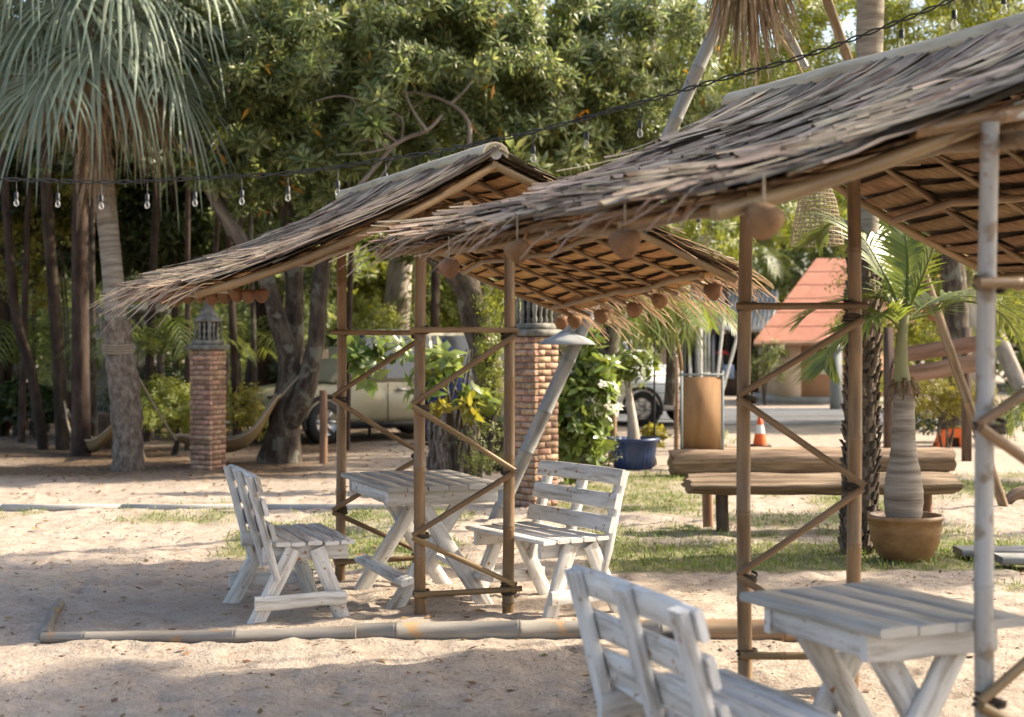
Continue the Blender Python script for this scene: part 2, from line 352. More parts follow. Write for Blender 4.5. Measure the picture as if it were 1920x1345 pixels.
ROSW = rosette(7, .55, 1, -.2, .9, .22, 5)
DYL = cluster([dict(az=0, el=-.8, L=1, wd=.3), dict(az=2.4, el=-1.1, L=.9, wd=.3)])
SPR = sprig(9, .5, .42, 4)
SPR2 = sprig(12, .32, .5, 9)

def crown_mesh(name, blobs, T, size, up=.5, jit=.5, seed=0, hollow=.45, clump=None, per=13):
    """leaf clusters gathered in small clumps spread through each blob"""
    r = np.random.default_rng(seed + 11); pos = []; ax = []
    for c, (rx, ry, rz), n in blobs:
        cl = clump if clump is not None else (.24 * (rx * ry * rz) ** (1 / 3) if rx > .6 else 0)
        m = max(1, int(round(n / per))) if cl else n
        d = r.normal(size=(m, 3)); d /= np.linalg.norm(d, axis=1, keepdims=True)
        rad = (hollow + (1 - hollow) * r.random(m)) ** .7
        lump = np.array([1 + .3 * noise.noise(Vector(v * 2.1) + Vector((seed, 0, 0))) for v in d])
        p = d * (rad * lump)[:, None] * np.array([rx, ry, rz]) + np.array(c)
        if cl:
            e = r.normal(size=(m, per, 3)); e /= np.linalg.norm(e, axis=2, keepdims=True); e *= (r.random((m, per, 1)) ** .5)
            q = p[:, None] + e * np.array([cl, cl, cl * .6]) * r.uniform(.6, 1.3, (m, 1, 1))
            a = e * .8 + d[:, None] * .45 + np.array([0, 0, up]) + r.normal(size=e.shape) * jit * .6
            p = q.reshape(-1, 3); a = a.reshape(-1, 3)
        else: a = d * .7 + np.array([0, 0, up]) + r.normal(size=(m, 3)) * jit
        pos.append(p); ax.append(a)
    pos = np.vstack(pos); ax = np.vstack(ax)
    S = size * r.uniform(.55, 1.3, len(pos))
    return bake(name, T[0], T[1], pos, basis_from_axis(ax, r), S)
def trunk_mb(pts, rad, n=10, wob=.12, seed=0, sub=4):
    """a smooth noisy limb through the points"""
    pts = [Vector(p) for p in pts]
    if not hasattr(rad, '__len__'): rad = [rad] * len(pts)
    out = []; ro = []
    for i in range(len(pts) - 1):
        p0 = pts[max(i - 1, 0)]; p1 = pts[i]; p2 = pts[i + 1]; p3 = pts[min(i + 2, len(pts) - 1)]
        for k in range(sub):
            t = k / sub
            out.append(.5 * ((2 * p1) + (p2 - p0) * t + (2 * p0 - 5 * p1 + 4 * p2 - p3) * t * t + (3 * p1 - p0 - 3 * p2 + p3) * t ** 3)); ro.append(rad[i] * (1 - t) + rad[i + 1] * t)
    out.append(pts[-1]); ro.append(rad[-1])
    return MB().tube(out, ro, n, True, wob, seed)
# ------------------------------------------------------------------ ground
def sm(a, b, x): t = np.clip((x - a) / (b - a), 0, 1); return t * t * (3 - 2 * t)
def vnoise(X, Y, f, seed):
    """smooth value noise on arrays"""
    r = np.random.default_rng(seed); T = r.random((256, 256)); x = X * f + 1000.3; y = Y * f + 1000.7
    i = np.floor(x).astype(int); j = np.floor(y).astype(int); a = x - i; b = y - j; a = a * a * (3 - 2 * a); b = b * b * (3 - 2 * b)
    g = lambda p, q: T[p % 256, q % 256]
    return (g(i, j) * (1 - a) + g(i + 1, j) * a) * (1 - b) + (g(i, j + 1) * (1 - a) + g(i + 1, j + 1) * a) * b
def grass_w(X, Y):
    px = CX + X / np.maximum(Y, .1) * FPX; py = HY + CH / np.maximum(Y, .1) * FPX
    w_ = np.zeros_like(X)
    w_ = np.maximum(w_, sm(.3, .9, X) * (1 - sm(3.9, 4.6, X)) * sm(9.7, 10.2, Y) * (1 - sm(11.2, 11.6, Y)) * 1.35)
    w_ = np.maximum(w_, sm(-.2, .6, X) * (1 - sm(6, 7, X)) * sm(10.6, 11.2, Y) * (1 - sm(17, 18.5, Y)) * .56)
    w_ = np.maximum(w_, sm(-2.6, -2.0, X) * (1 - sm(-.6, .2, X)) * sm(9.6, 10.2, Y) * (1 - sm(13.5, 14.2, Y)) * .56)
    w_ = np.maximum(w_, (1 - sm(-2.4, -1.8, X)) * sm(12.2, 12.8, Y) * (1 - sm(14.0, 14.8, Y)) * .62)
    w_ = np.maximum(w_, sm(2.6, 3.2, X) * sm(8.6, 9.2, Y) * (1 - sm(10.4, 11, Y)) * .62)
    n = .55 * vnoise(X, Y, 1.1, 4) + .3 * vnoise(X, Y, 3.3, 5) + .15 * vnoise(X, Y, 9, 6)
    return np.clip((w_ - n) * 4 + .15, 0, 1) * (w_ > .05)
def litter_w(X, Y):
    a = (1 - sm(-3.0, -1.2, X)) * sm(15.5, 18, Y) * (1 - sm(60, 70, Y))
    return np.clip(a * (.4 + .9 * vnoise(X, Y, .8, 8)), 0, 1)
def ground_z(X, Y):
    near = (1 - sm(15, 22, Y)) * sm(-1, 2.2, Y)
    z = (vnoise(X, Y, .7, 1) - .5) * .04 + (vnoise(X, Y, 2.4, 2) - .5) * .022 + (vnoise(X, Y, 6.5, 3) - .5) * .020 + (vnoise(X, Y, 12, 13) - .5) * .022
    if not hasattr(ground_z, 'fp'):
        q = np.random.default_rng(88); ground_z.fp = [(q.uniform(-4, 3.5), q.uniform(4.6, 13), q.uniform(0, 3.14), q.uniform(.6, 1.1)) for _ in range(190)]
    for fx_, fy_, a_, k_ in ground_z.fp:
        m_ = (abs(X - fx_) < .3) & (abs(Y - fy_) < .3)
        if m_.any():
            dx, dy = X[m_] - fx_, Y[m_] - fy_; e = np.sqrt(((dx * math.cos(a_) + dy * math.sin(a_)) / .12) ** 2 + ((dy * math.cos(a_) - dx * math.sin(a_)) / .055) ** 2)
            z[m_] += k_ * (-.020 * np.exp(-e ** 4) + .009 * np.exp(-((e - 1.35) / .3) ** 2))
    return z * near
xs = np.unique(np.concatenate([-np.geomspace(12, 420, 22), np.arange(-12, -5.5, .25), np.arange(-5.5, 5.5, .04), np.arange(5.5, 12, .25), np.geomspace(12, 420, 22)]))
ys = np.unique(np.concatenate([-np.geomspace(4, 80, 10), np.arange(-4, 3, .5), np.arange(3, 12, .04), np.arange(12, 20, .1), np.arange(20, 46, .5), np.geomspace(46, 520, 16)]))
GX, GY = np.meshgrid(xs, ys); GZ = ground_z(GX, GY)
nx, ny = len(xs), len(ys); idx = np.arange(nx * ny).reshape(ny, nx)
gF = np.stack([idx[:-1, :-1], idx[:-1, 1:], idx[1:, 1:], idx[1:, :-1]], -1).reshape(-1, 4)
gme = mesh_np('ground', np.stack([GX, GY, GZ], -1).reshape(-1, 3), gF, smooth=True)
for nm, fn in (('grass', grass_w), ('litter', litter_w)):
    at = gme.attributes.new(nm, 'FLOAT', 'POINT'); at.data.foreach_set('value', fn(GX, GY).astype(np.float32).ravel())
def ground_mat():
    m = bpy.data.materials.new('sandy_ground'); m.use_nodes = True; t = m.node_tree; N = t.nodes; L = t.links; b = N['Principled BSDF']
    tc = N.new('ShaderNodeTexCoord')
    def nz(sc_, det=6, ro=.6):
        n = N.new('ShaderNodeTexNoise'); n.inputs['Scale'].default_value = sc_; n.inputs['Detail'].default_value = det; n.inputs['Roughness'].default_value = ro
        L.new(tc.outputs['Object'], n.inputs['Vector']); return n.outputs['Fac']
    def ramp(f, els):
        r = N.new('ShaderNodeValToRGB'); e = r.color_ramp.elements
        e[0].position, e[0].color = els[0][0], (*els[0][1], 1); e[1].position, e[1].color = els[-1][0], (*els[-1][1], 1)
        for p, c in els[1:-1]: x = e.new(p); x.color = (*c, 1)
        L.new(f, r.inputs[0]); return r.outputs[0]
    def mix(f, a, c, mode='MIX'):
        x = N.new('ShaderNodeMix'); x.data_type = 'RGBA'; x.blend_type = mode
        if isinstance(f, float): x.inputs[0].default_value = f
        else: L.new(f, x.inputs[0])
        for s_, v in ((6, a), (7, c)):
            if isinstance(v, tuple): x.inputs[s_].default_value = (*v, 1)
            else: L.new(v, x.inputs[s_])
        return x.outputs[2]
    big = nz(.9, 4); mid = nz(5, 7, .65); fine = nz(38, 4, .7); spk = nz(22, 3, .6); spk2 = nz(70, 2, .6)
    c = ramp(mid, [(.32, (.31, .25, .20)), (.5, (.41, .345, .285)), (.68, (.48, .415, .355))])
    c = mix(ramp(big, [(.35, (0, 0, 0)), (.65, (.55, .55, .55))]), c, (.35, .295, .245))
    c = mix(ramp(fine, [(.35, (.4, .4, .4)), (.62, (0, 0, 0))]), c, (.26, .20, .15))
    c = mix(ramp(spk, [(.62, (0, 0, 0)), (.68, (.75, .75, .75))]), c, (.14, .095, .06))
    c = mix(ramp(spk2, [(.64, (0, 0, 0)), (.69, (.6, .6, .6))]), c, (.13, .09, .06))
    ag = N.new('ShaderNodeAttribute'); ag.attribute_name = 'grass'; al = N.new('ShaderNodeAttribute'); al.attribute_name = 'litter'
    c = mix(al.outputs['Fac'], c, ramp(nz(14, 5, .7), [(.36, (.055, .036, .022)), (.55, (.15, .10, .065)), (.7, (.26, .19, .13))]))
    gm = N.new('ShaderNodeMath'); gm.operation = 'MULTIPLY'; gm.inputs[1].default_value = .75; L.new(ag.outputs['Fac'], gm.inputs[0])
    c = mix(gm.outputs[0], c, ramp(nz(9, 4), [(.35, (.085, .10, .03)), (.65, (.21, .20, .08))]))
    L.new(c, b.inputs['Base Color']); b.inputs['Roughness'].default_value = .95; b.inputs['Specular IOR Level'].default_value = .15
    ad = N.new('ShaderNodeMath'); ad.operation = 'MULTIPLY_ADD'; ad.inputs[1].default_value = .35; L.new(fine, ad.inputs[0]); L.new(mid, ad.inputs[2])
    bp = N.new('ShaderNodeBump'); bp.inputs['Strength'].default_value = .8; bp.inputs['Distance'].default_value = .05
    L.new(ad.outputs[0], bp.inputs['Height']); L.new(bp.outputs[0], b.inputs['Normal'])
    return m
obj('ground', gme, ground_mat(), kind='structure')
def zg(x, y): return float(ground_z(np.array([x]), np.array([y]))[0])
# road far behind and its grass verge
def sheet(name, x0, x1, y0, y1, z, m, kind='structure', nx=24, wob=.3, seed=0):
    xs_ = np.linspace(x0, x1, nx); r = np.random.default_rng(seed)
    a = y0 + r.normal(0, wob, nx); b = y1 + r.normal(0, wob, nx)
    V = [(x, p, z) for x, p in zip(xs_, a)] + [(x, p, z) for x, p in zip(xs_, b)]
    F = [(i, i + 1, nx + i + 1, nx + i) for i in range(nx - 1)]
    return obj(name, mesh_np(name, V, F), m, kind=kind)
sheet('road', -6, 90, 28.3, 36.5, .006, asphalt, wob=.12)
# ------------------------------------------------------------------ huts
dark_tie = mat('dark_tie', [(.03, .022, .016), (.075, .058, .042)], (30, 8, 1), rv=.1, bump=.2, rough=.9)
def crescent(r0, r1, a0, a1, n=8, flare=0):
    o = [(r1 * math.sin(a), r1 * math.cos(a)) for a in np.linspace(a0, a1, n)]
    i = [(r0 * math.sin(a), r0 * math.cos(a)) for a in np.linspace(a1, a0, n)]
    return o + i
class Slope:
    def __init__(s, RN, RF, EN, EF, sag):
        s.RN, s.RF, s.EN, s.EF, s.sag = map(Vector, (RN, RF, EN, EF)) .__iter__() if False else (Vector(RN), Vector(RF), Vector(EN), Vector(EF), sag)
        s.N = (s.RF - s.RN).cross(s.EN - s.RN).normalized()
        if s.N.z < 0: s.N = -s.N
        s.fall = ((s.EN - s.RN) + (s.EF - s.RF)).normalized(); s.len = ((s.EN - s.RN).length + (s.EF - s.RF).length) / 2
        s.wid = (s.RF - s.RN).length
    def __call__(s, u, v, h=0):
        p = s.RN.lerp(s.RF, u).lerp(s.EN.lerp(s.EF, u), v)
        p.z -= s.sag * 4 * v * (1 - v) if v < 1 else 0
        p.z += .022 * math.sin(u * 9.3 + v * 2.1) * math.sin(v * 3.1) + .012 * math.sin(u * 23 + 4 * v)
        return p + s.N * h
def strip_mb(mb, sl, u, v, L, wd, h, skew, curl, r, droop=0, k=6):
    bow = r.normal(0, .035) * L
    rings = []
    side = (sl.RF - sl.RN).normalized()
    for i in range(k):
        t = i / (k - 1); uu = u + (skew * t * L + bow * math.sin(3.14 * t)) / sl.wid; vv = v + t * L / sl.len
        hh = h + curl * t * t + r.normal(0, .004)
        p = sl(uu, vv, hh); over = max(0, vv - 1) * sl.len
        p.z -= droop * over * over
        ww = wd * (math.sin(math.pi * (.10 + .84 * t)) ** .65) / 2 * (1 + r.normal(0, .08))
        rings.append([tuple(p - side * ww), tuple(p + sl.N * wd * .13), tuple(p + side * ww)])
    mb.loft(rings, closed=False)
def build_roof(root, sl, name_side, n_raft, n_rows, n_parts, n_loose, n_fringe, fr_len, wk, seed, shing):
    r = np.random.default_rng(seed)
    # base mat under the loose leaves
    U = np.linspace(0, 1, 15); Vv = np.linspace(0, 1, 15)
    top = MB()
    P_ = [[sl(u, v, .012) for v in Vv] for u in U]; Pb = [[sl(u, v, .0) for v in Vv] for u in U]
    rings = [[tuple(p) for p in P_[i]] + [tuple(p) for p in reversed(Pb[i])] for i in range(len(U))]
    obj('thatch_mat', MB().loft(rings, True, False).mesh('thatch_mat'), thatch_base, root)
    # rafters down the slope and poles along it
    us = [(.012 + .976 * i / (n_raft - 1)) for i in range(n_raft)]
    for i, u in enumerate(us):
        e = i in (0, n_raft - 1)
        pts = [sl(u, v, -.060 if not e else -.045) for v in np.linspace(.0, 1.0 + .02 * r.random(), 9)]
        rad = .022 if e else .012
        obj('rafter', MB().tube(pts, [rad * (1 + .1 * (k % 3 == 1)) for k in range(9)], 8).mesh('rafter', True), bam, root)
    for v, rad, h in ((.90, .019, -.07), (.5, .018, -.085)):
        pts = [sl(u, v, h) for u in np.linspace(.05, .95, 7)]
        obj('purlin', MB().tube(pts, [rad * (1 + .12 * (k % 2)) for k in range(7)], 8).mesh('purlin', True), bam, root)
    # shingles seen from below, one by one between the rafters
    for i in range(n_raft - 1):
        for j in range(n_rows):
            a = us[i] + .004; b = us[i + 1] - .004
            v0 = j / n_rows + r.normal(0, .03 / n_rows); v1 = v0 + 1.0 / n_rows; cut = r.uniform(.14, .36) / n_rows; part_ = r.uniform(.3, .9)
            h0 = -.044 + r.normal(0, .003); h1 = -.026 + r.normal(0, .003); v0 = max(0, v0)
            c = [sl(a, v0, h0), sl(b, v0, h0), sl(b, min(1, v1 - (cut if r.random() < .85 else .02 / n_rows)), h1), sl(a, min(1, v1 + .02 / n_rows), h1)]
            th = sl.N * .005
            rg = [[tuple(c[0]), tuple(c[0] + th), tuple(c[3] + th), tuple(c[3])], [tuple((c[0] + c[1]) / 2 - th), tuple((c[0] + c[1]) / 2), tuple((c[2] + c[3]) / 2), tuple((c[2] + c[3]) / 2 - th)],
                  [tuple(c[1]), tuple(c[1] + th), tuple(c[2] + th), tuple(c[2])]]
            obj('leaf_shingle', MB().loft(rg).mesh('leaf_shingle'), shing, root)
    # loose palm leaf strips on top
    lo = MB()
    for k in range(n_parts + n_loose):
        part = k < n_parts; L = r.uniform(.7, 1.5) if part else r.uniform(.5, 1.4); end = r.uniform(.1, 1.0) ** .9 * 1.03
        v = max(-.02, end - L / sl.len); u = r.uniform(-.01, 1.0)
        wd = (r.uniform(.035, .10) if part else r.uniform(.006, .045)) * wk
        h = r.uniform(.016, .042) if part else r.uniform(.018, .05)
        a = MB() if part else lo
        sk = r.normal(0, .06) if r.random() < .85 else r.normal(0, .2)
        strip_mb(a, sl, u, v, L, wd, h, sk, r.normal(.008, .022), r, .3)
        if part: obj('thatch_leaf', a.mesh('thatch_leaf'), thatch, root)
    if n_loose: obj('thatch', lo.mesh('thatch'), thatch_i, root, kind='stuff')
    fr = MB()
    for k in range(n_fringe):
        L = fr_len * r.uniform(.45, 1.5); u = r.uniform(-.01, 1.01)
        strip_mb(fr, sl, u, .93 + r.uniform(-.05, .05), L, r.uniform(.010, .026), r.uniform(-.03, .03), r.normal(0, .2), r.uniform(-.08, .05), r, r.uniform(.2, 1.0), 6)
    for k in range(n_fringe // 6):     # ragged ends along the open gable edges
        u = 0 if k % 2 else 1; L = r.uniform(.25, .6)
        strip_mb(fr, sl, u + r.uniform(-.012, .012), r.uniform(.1, .9), L, r.uniform(.01, .022), r.uniform(-.02, .03), r.normal(0, .12), r.uniform(-.06, .04), r, .6, 5)
    if n_fringe: obj('fringe', fr.mesh('fringe'), fringe_m, root, kind='stuff')
def ridge_cap(root, A, B, rad, m):
    A, B = Vector(A), Vector(B); M = frame(A, B, (B - A).cross(Vector((0, 0, 1)))); L = (B - A).length
    up = (M.to_3x3() @ Vector((0, 1, 0))).z; sg = 1 if up > 0 else -1
    rings = []; r = random.Random(3)
    for i in range(11):
        z = L * i / 10; k = 1 + r.uniform(-.05, .05)
        rings.append([(x * k * 1.25, sg * y * k - .02 * sg, z) for x, y in crescent(rad * .86, rad, -2.0, 2.0, 9)])
    obj('ridge_cap', MB().loft(rings).mesh('ridge_cap'), m, root, M)
    bamboo('ridge_pole', A + Vector((0, 0, -.02)), B + Vector((0, 0, -.02)), .036, bam_grey, root)

def hut(name, label, RN, RF, L_, R_, posts, zig, top_bar, sags, seed, counts, wk=1.0, cap=.062, sm_=None):
    """posts: list of frames, each (left base, right base, material)"""
    c = (Vector(RN) + Vector(RF)) / 2; root = thing(name, label, 'thatched hut', Vector((c.x, c.y, 0)), 'bamboo huts with thatched roofs')
    sL = Slope(RN, RF, L_[0], L_[1], sags[0]); sR = Slope(RN, RF, R_[0], R_[1], sags[1])
    build_roof(root, sL, 'left', 6, 10, *counts[0], wk, seed, sm_ or shing)
    build_roof(root, sR, 'right', 8, 14, *counts[1], wk, seed + 1, sm_ or shing)
    ridge_cap(root, Vector(RN) + Vector((0, 0, .035)), Vector(RF) + Vector((0, 0, .035)), cap, ridge_m)
    def under(x, y):
        best = 9
        for s in (sL, sR):
            n = s.N; z = s.RN.z - (n.x * (x - s.RN.x) + n.y * (y - s.RN.y)) / n.z; best = min(best, z)
        return best - .11
    tops = []
    lash = MB()
    for k in range(3): lash.tube([Vector((.043 * math.cos(a), .043 * math.sin(a), .011 * (k - 1) + .008 * math.sin(a + k))) for a in np.linspace(0, 2 * math.pi, 13)], .0062, 4, False)
    lash = lash.mesh('lashing'); lash.materials.append(dark_tie)
    for fi, (a, b, ms) in enumerate(posts):
        T = []
        for p, m in zip((a, b), ms):
            z = under(p.x, p.y) if fi or True else 2
            t = Vector((p.x + .01, p.y, min(z, 2.35)))
            bamboo('post', Vector((p.x, p.y, -.08)), t, .030 if m is bam_grey else .033, m, root, .42); T.append(t)
        tops.append(T)
        d = (b - a).normalized(); off = Vector((0, -.05, 0))
        at = lambda k, h, e=0: (a + d * (-e) if k == 0 else b + d * e) + off + Vector((0, 0, h))
        bamboo('crossbar', at(0, top_bar, .05), at(1, top_bar, .06), .017, bam, root)
        bamboo('crossbar', at(0, .13, .03), at(1, .15, .08), .018, bam, root)
        side = 1
        for k in (0, 1):
            p_ = (a, b)[k]
            for hz in (top_bar, .135, *zig[1 - k::2]):
                if hz > .2 or True: obj('lashing', lash, None, root, Matrix.Translation((p_.x + .006, p_.y - .008, hz)) @ Matrix.Rotation(random.uniform(-.3, .3), 4, 'Y') @ Matrix.Rotation(random.uniform(0, 6), 4, 'Z'))
        for q in range(len(zig) - 1):
            bamboo('brace', at(side, zig[q], .04), at(1 - side, zig[q + 1] + .012, .04) - Vector((0, .03 * (q % 2), 0)), .0165, bam, root); side = 1 - side
        bamboo('beam', T[0] - d * .25 + Vector((0, .05, -.03)), T[1] + d * .3 + Vector((0, .05, -.03)), .024, bam, root)
    for k in (0, 1):
        d = (tops[1][k] - tops[0][k]).normalized()
        p = tops[0][k] - d * .5; q = tops[1][k] + d * .5; s = Vector((.055, 0, 0))
        bamboo('beam', p + s - Vector((0, 0, .06)), q + s - Vector((0, 0, .06)), .027, bam, root)
    return root, sL, sR
ridge_m = mat('ridge_bark', [(.24, .19, .125), (.40, .335, .235), (.50, .44, .34)], (14, 2, 1), rv=.05, bump=.4, bscale=.01, rough=.7)
D1 = Vector((-.40, .917, 0))
RN = P(930, 292, 8.01); RF = P(650, 376, 10.5)
hutA, A_L, A_R = hut('thatched_hut', 'thatched bamboo hut over the white table in the middle of the sandy yard', RN, RF,
    (P(372, 528, 7.33), P(222, 548, 9.8)), (Q(1385, 505, 1.95), Q(1065, 580, 1.78)),
    [(G(788, 1157), G(952, 1152), (bam, bam)), (G(637, 1090), G(783, 1087), (bam, bam_grey))], [1.56, 1.17, .80, .447, .165], 1.59, (.10, .03), 21,
    ((260, 900, 130, .26), (0, 400, 260, .32)), .8)
RNb = Vector((2.39, 4.82, 2.70)); RFb = P(1378, 203, 7.3)
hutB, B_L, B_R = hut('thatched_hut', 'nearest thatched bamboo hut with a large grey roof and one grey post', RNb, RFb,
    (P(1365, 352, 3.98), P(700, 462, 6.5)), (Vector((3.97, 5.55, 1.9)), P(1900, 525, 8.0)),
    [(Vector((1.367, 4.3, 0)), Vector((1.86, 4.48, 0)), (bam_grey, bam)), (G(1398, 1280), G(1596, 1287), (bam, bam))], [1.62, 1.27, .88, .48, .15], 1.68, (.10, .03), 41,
    ((295, 1000, 110, .22), (0, 400, 160, .25)), 1.25, .062, shing_shaded)

# ------------------------------------------------------------------ benches and tables
def bench(label, loc, ang):
    t = thing('bench', label, 'bench', Vector((0, 0, 0)), 'white wooden benches at the tables')
    V = Vector
    for x in (-.37, 0, .37): plank('upright', V((x, -.135, .24 if x else .27)), V((x, -.285, .80)), .075, .034, (1, 0, 0), white, t)
    for z, y in ((.505, -.168), (.635, -.206), (.765, -.243)):
        n = V((0, .97, .25)); c = V((0, y, z))
        plank('back_slat', c + V((-.425, 0, 0)), c + V((.425, 0, 0)), .092, .024, (0, -.26, .965), white, t)
    for i in range(5):
        y = -.115 + i * .09
        plank('seat_slat', V((-.42, y, .432)), V((.42, y, .432)), .078, .022, (0, 1, 0), white, t)
    for x in (-.345, .345):
        plank('seat_rail', V((x, -.205, .378)), V((x, .262, .378)), .082, .034, (0, 0, 1), white, t)
        s = .036 if x > 0 else -.036
        plank('leg', V((x + s, -.045, .405)), V((x + s, -.275, -.03)), .085, .034, (0, 1, .4), white, t)
        plank('leg', V((x + s, .085, .405)), V((x + s, .235, -.03)), .085, .034, (0, 1, -.4), white, t)
        plank('stretcher', V((x + 2 * s, -.262, .125)), V((x + 2 * s, .235, .125)), .075, .03, (0, 0, 1), white, t)
    plank('seat_brace', V((-.36, .06, .19)), V((.36, .06, .36)), .05, .025, (0, 1, 0), white, t) if False else None
    t.matrix_basis = Matrix.Translation(loc) @ Matrix.Rotation(ang, 4, 'Z')
    return t
b0 = bench('weathered white bench left of the middle table, its slatted back towards the camera', Vector((-1.27, 8.46, 0)), math.radians(110 - 180))
def bench_copy(label, loc, ang):
    c = copy_tree(b0); c['label'] = label; c.matrix_basis = Matrix.Translation(loc) @ Matrix.Rotation(ang, 4, 'Z'); return c
bench_copy('white slatted bench facing the camera on the right side of the middle table', Vector((.19, 8.60, 0)), math.radians(122))
bench_copy('blurred white bench in front, nearest of all, its back to the camera', Vector((.585, 4.42, 0)), math.radians(110 - 180))

def table(label, loc, ang, Lx, Wy, h=.71):
    t = thing('picnic_table', label, 'table', Vector((0, 0, 0)), 'wooden tables under the huts')
    V = Vector; nb = max(4, round(Wy / .13)); bw = Wy / nb
    for i in range(nb):
        y = -Wy / 2 + bw * (i + .5)
        plank('top_board', V((-Lx / 2, y, h - .014)), V((Lx / 2, y, h - .014)), bw - .006, .028, (0, 1, 0), tabletop_m, t)
    for sx in (-1, 1):
        x = sx * (Lx / 2 - .11); s = sx * .034
        plank('apron', V((x, -Wy / 2 + .03, h - .075)), V((x, Wy / 2 - .03, h - .075)), .085, .032, (0, 0, 1), white, t)
        plank('leg', V((x - s, .165, h - .05)), V((x - s, -.29, -.03)), .088, .034, (0, 1, .6), white, t)
        plank('leg', V((x - 2 * s, -.165, h - .05)), V((x - 2 * s, .29, -.03)), .088, .034, (0, 1, -.6), white, t)
    for y in (-.235, .235):
        plank('foot_rail', V((-Lx / 2 + .02, y, .17)), V((Lx / 2 - .02, y, .17)), .085, .032, (0, 1, .3 * (1 if y < 0 else -1)), white, t)
    for y in (-Wy / 2 + .05, Wy / 2 - .05):
        plank('apron', V((-Lx / 2 + .13, y, h - .07)), V((Lx / 2 - .13, y, h - .07)), .07, .028, (0, 0, 1), white, t)
    t.matrix_basis = Matrix.Translation(loc) @ Matrix.Rotation(ang, 4, 'Z')
    return t
table('weathered grey topped table on crossed white legs under the middle hut', Vector((-.548, 8.98, 0)), math.radians(110), 1.1, .72)
table('grey white table under the nearest hut, beside the blurred bench', Vector((1.122, 4.59, 0)), math.radians(-65), .70, .54)
branch_m = mat('branch_bark', [(.09, .07, .055), (.17, .14, .115), (.26, .22, .185)], (9, 3, 1), rv=.15, bump=.5, bscale=.01, rough=.9)
# ------------------------------------------------------------------ plants
def fan_frond_mb(mb, base, d, pet, R, droop, nseg, wd, r):
    d = Vector(d).normalized(); s = d.cross(Vector((0, 0, 1)))
    s = s.normalized() if s.length > .1 else Vector((1, 0, 0)); up = s.cross(d)
    pts = [Vector(base) + d * pet * t - Vector((0, 0, .28 * pet * t * t)) for t in (0, .33, .66, 1)]
    mb.tube(pts, [.02, .016, .013, .011], 4, False)
    H = pts[-1]; d2 = (pts[-1] - pts[-2]).normalized(); s = d2.cross(Vector((0, 0, 1)))
    s = s.normalized() if s.length > .1 else Vector((1, 0, 0)); up = s.cross(d2)
    for k in range(nseg):
        th = math.radians(-140 + 280 * k / (nseg - 1) + r.normal(0, 1.5)); dr = (d2 * math.cos(th) + s * math.sin(th) + up * .25 * abs(math.sin(th))).normalized()
        L = R * (.72 + .28 * math.cos(th * .7)) * r.uniform(.88, 1.1); rings = []
        ss = dr.cross(up).normalized(); dp = droop * r.uniform(.7, 1.35)
        for i in range(6):
            t = i / 5; tt = t * L
            p = H + dr * tt * (1 - .18 * dp * t * t) - Vector((0, 0, dp * L * max(0, t - .25) ** 1.7))
            w2 = wd * (.35 + 1.9 * t if t < .35 else 1.0 * (1 - (t - .35) / .65) ** .7 + .06) / 2
            rings.append([tuple(p - ss * w2), tuple(p + up * w2 * .5), tuple(p + ss * w2)])
        mb.loft(rings, closed=False)
def pinnate_mb(mb, pts, leaf_len, n, wd, r, hang=.35, rad=.012, fold=.25):
    """feather frond along the rachis points"""
    pts = [Vector(p) for p in pts]; out = []
    for i in range(len(pts) - 1):
        p0 = pts[max(i - 1, 0)]; p1 = pts[i]; p2 = pts[i + 1]; p3 = pts[min(i + 2, len(pts) - 1)]
        for k in range(6):
            t = k / 6; out.append(.5 * ((2 * p1) + (p2 - p0) * t + (2 * p0 - 5 * p1 + 4 * p2 - p3) * t * t + (3 * p1 - p0 - 3 * p2 + p3) * t ** 3))
    out.append(pts[-1]); m = len(out)
    mb.tube(out, [rad * (1 - .8 * i / m) for i in range(m)], 4, False)
    for k in range(n):
        t = .12 + .88 * k / n; q = t * (m - 1); i = min(int(q), m - 2); p = out[i].lerp(out[i + 1], q - i); tg = (out[i + 1] - out[i]).normalized()
        s = tg.cross(Vector((0, 0, 1))); s = s.normalized() if s.length > .05 else Vector((1, 0, 0)); up = s.cross(tg)
        L = leaf_len * (math.sin(math.pi * (.18 + .78 * t)) ** .6) * r.uniform(.85, 1.12)
        for sg in (-1, 1):
            d = (s * sg * .8 + tg * (.45 + .5 * t) + up * fold + Vector(r.normal(0, .05, 3))).normalized(); rings = []
            ws = d.cross(up).normalized()
            for j in range(4):
                u = j / 3; c = p + d * L * u - Vector((0, 0, hang * L * u * u)); w2 = wd * (.5 + 1.1 * u if u < .4 else 1.15 * (1 - u) + .03) / 2
                rings.append([tuple(c - ws * w2), tuple(c + ws * w2)])
            mb.loft(rings, closed=False)
def tree(name, label, cat, limbs, blobs, T, size, lm, bm, group=None, up=.5, jit=.5, seed=0, wob=.1, branches=(), hollow=.45, n=10, dying=0):
    p0 = Vector(limbs[0][0][0]); t = thing(name, label, cat, p0, group)
    mb = MB()
    for i, (pts, rad) in enumerate(limbs):
        x = trunk_mb(pts, rad, n, wob, seed + i); mb.add(np.vstack(x.v), np.vstack(x.f), np.vstack(x.uv))
    obj('trunk', mb.mesh('trunk', True), bm, t)
    if dying: obj('dying_leaves', crown_mesh('dying_leaves', [(c_, r3, dying) for c_, r3, _n in blobs], DYL, size * .9, .9, .4, seed + 3, .8, clump=0), orange_leaf, t)
    for i, (pts, rad) in enumerate(branches): obj('branch', trunk_mb(pts, rad, 6, wob, seed + 40 + i).mesh('branch', True), branch_m, t)
    if blobs: obj('crown', crown_mesh('crown', blobs, T, size, up, jit, seed, hollow), lm, t)
    return t
def B(px, py, Y, r, n, fy=.9, fz=.75): return (tuple(P(px, py, Y)), (r, r * fy, r * fz), n)
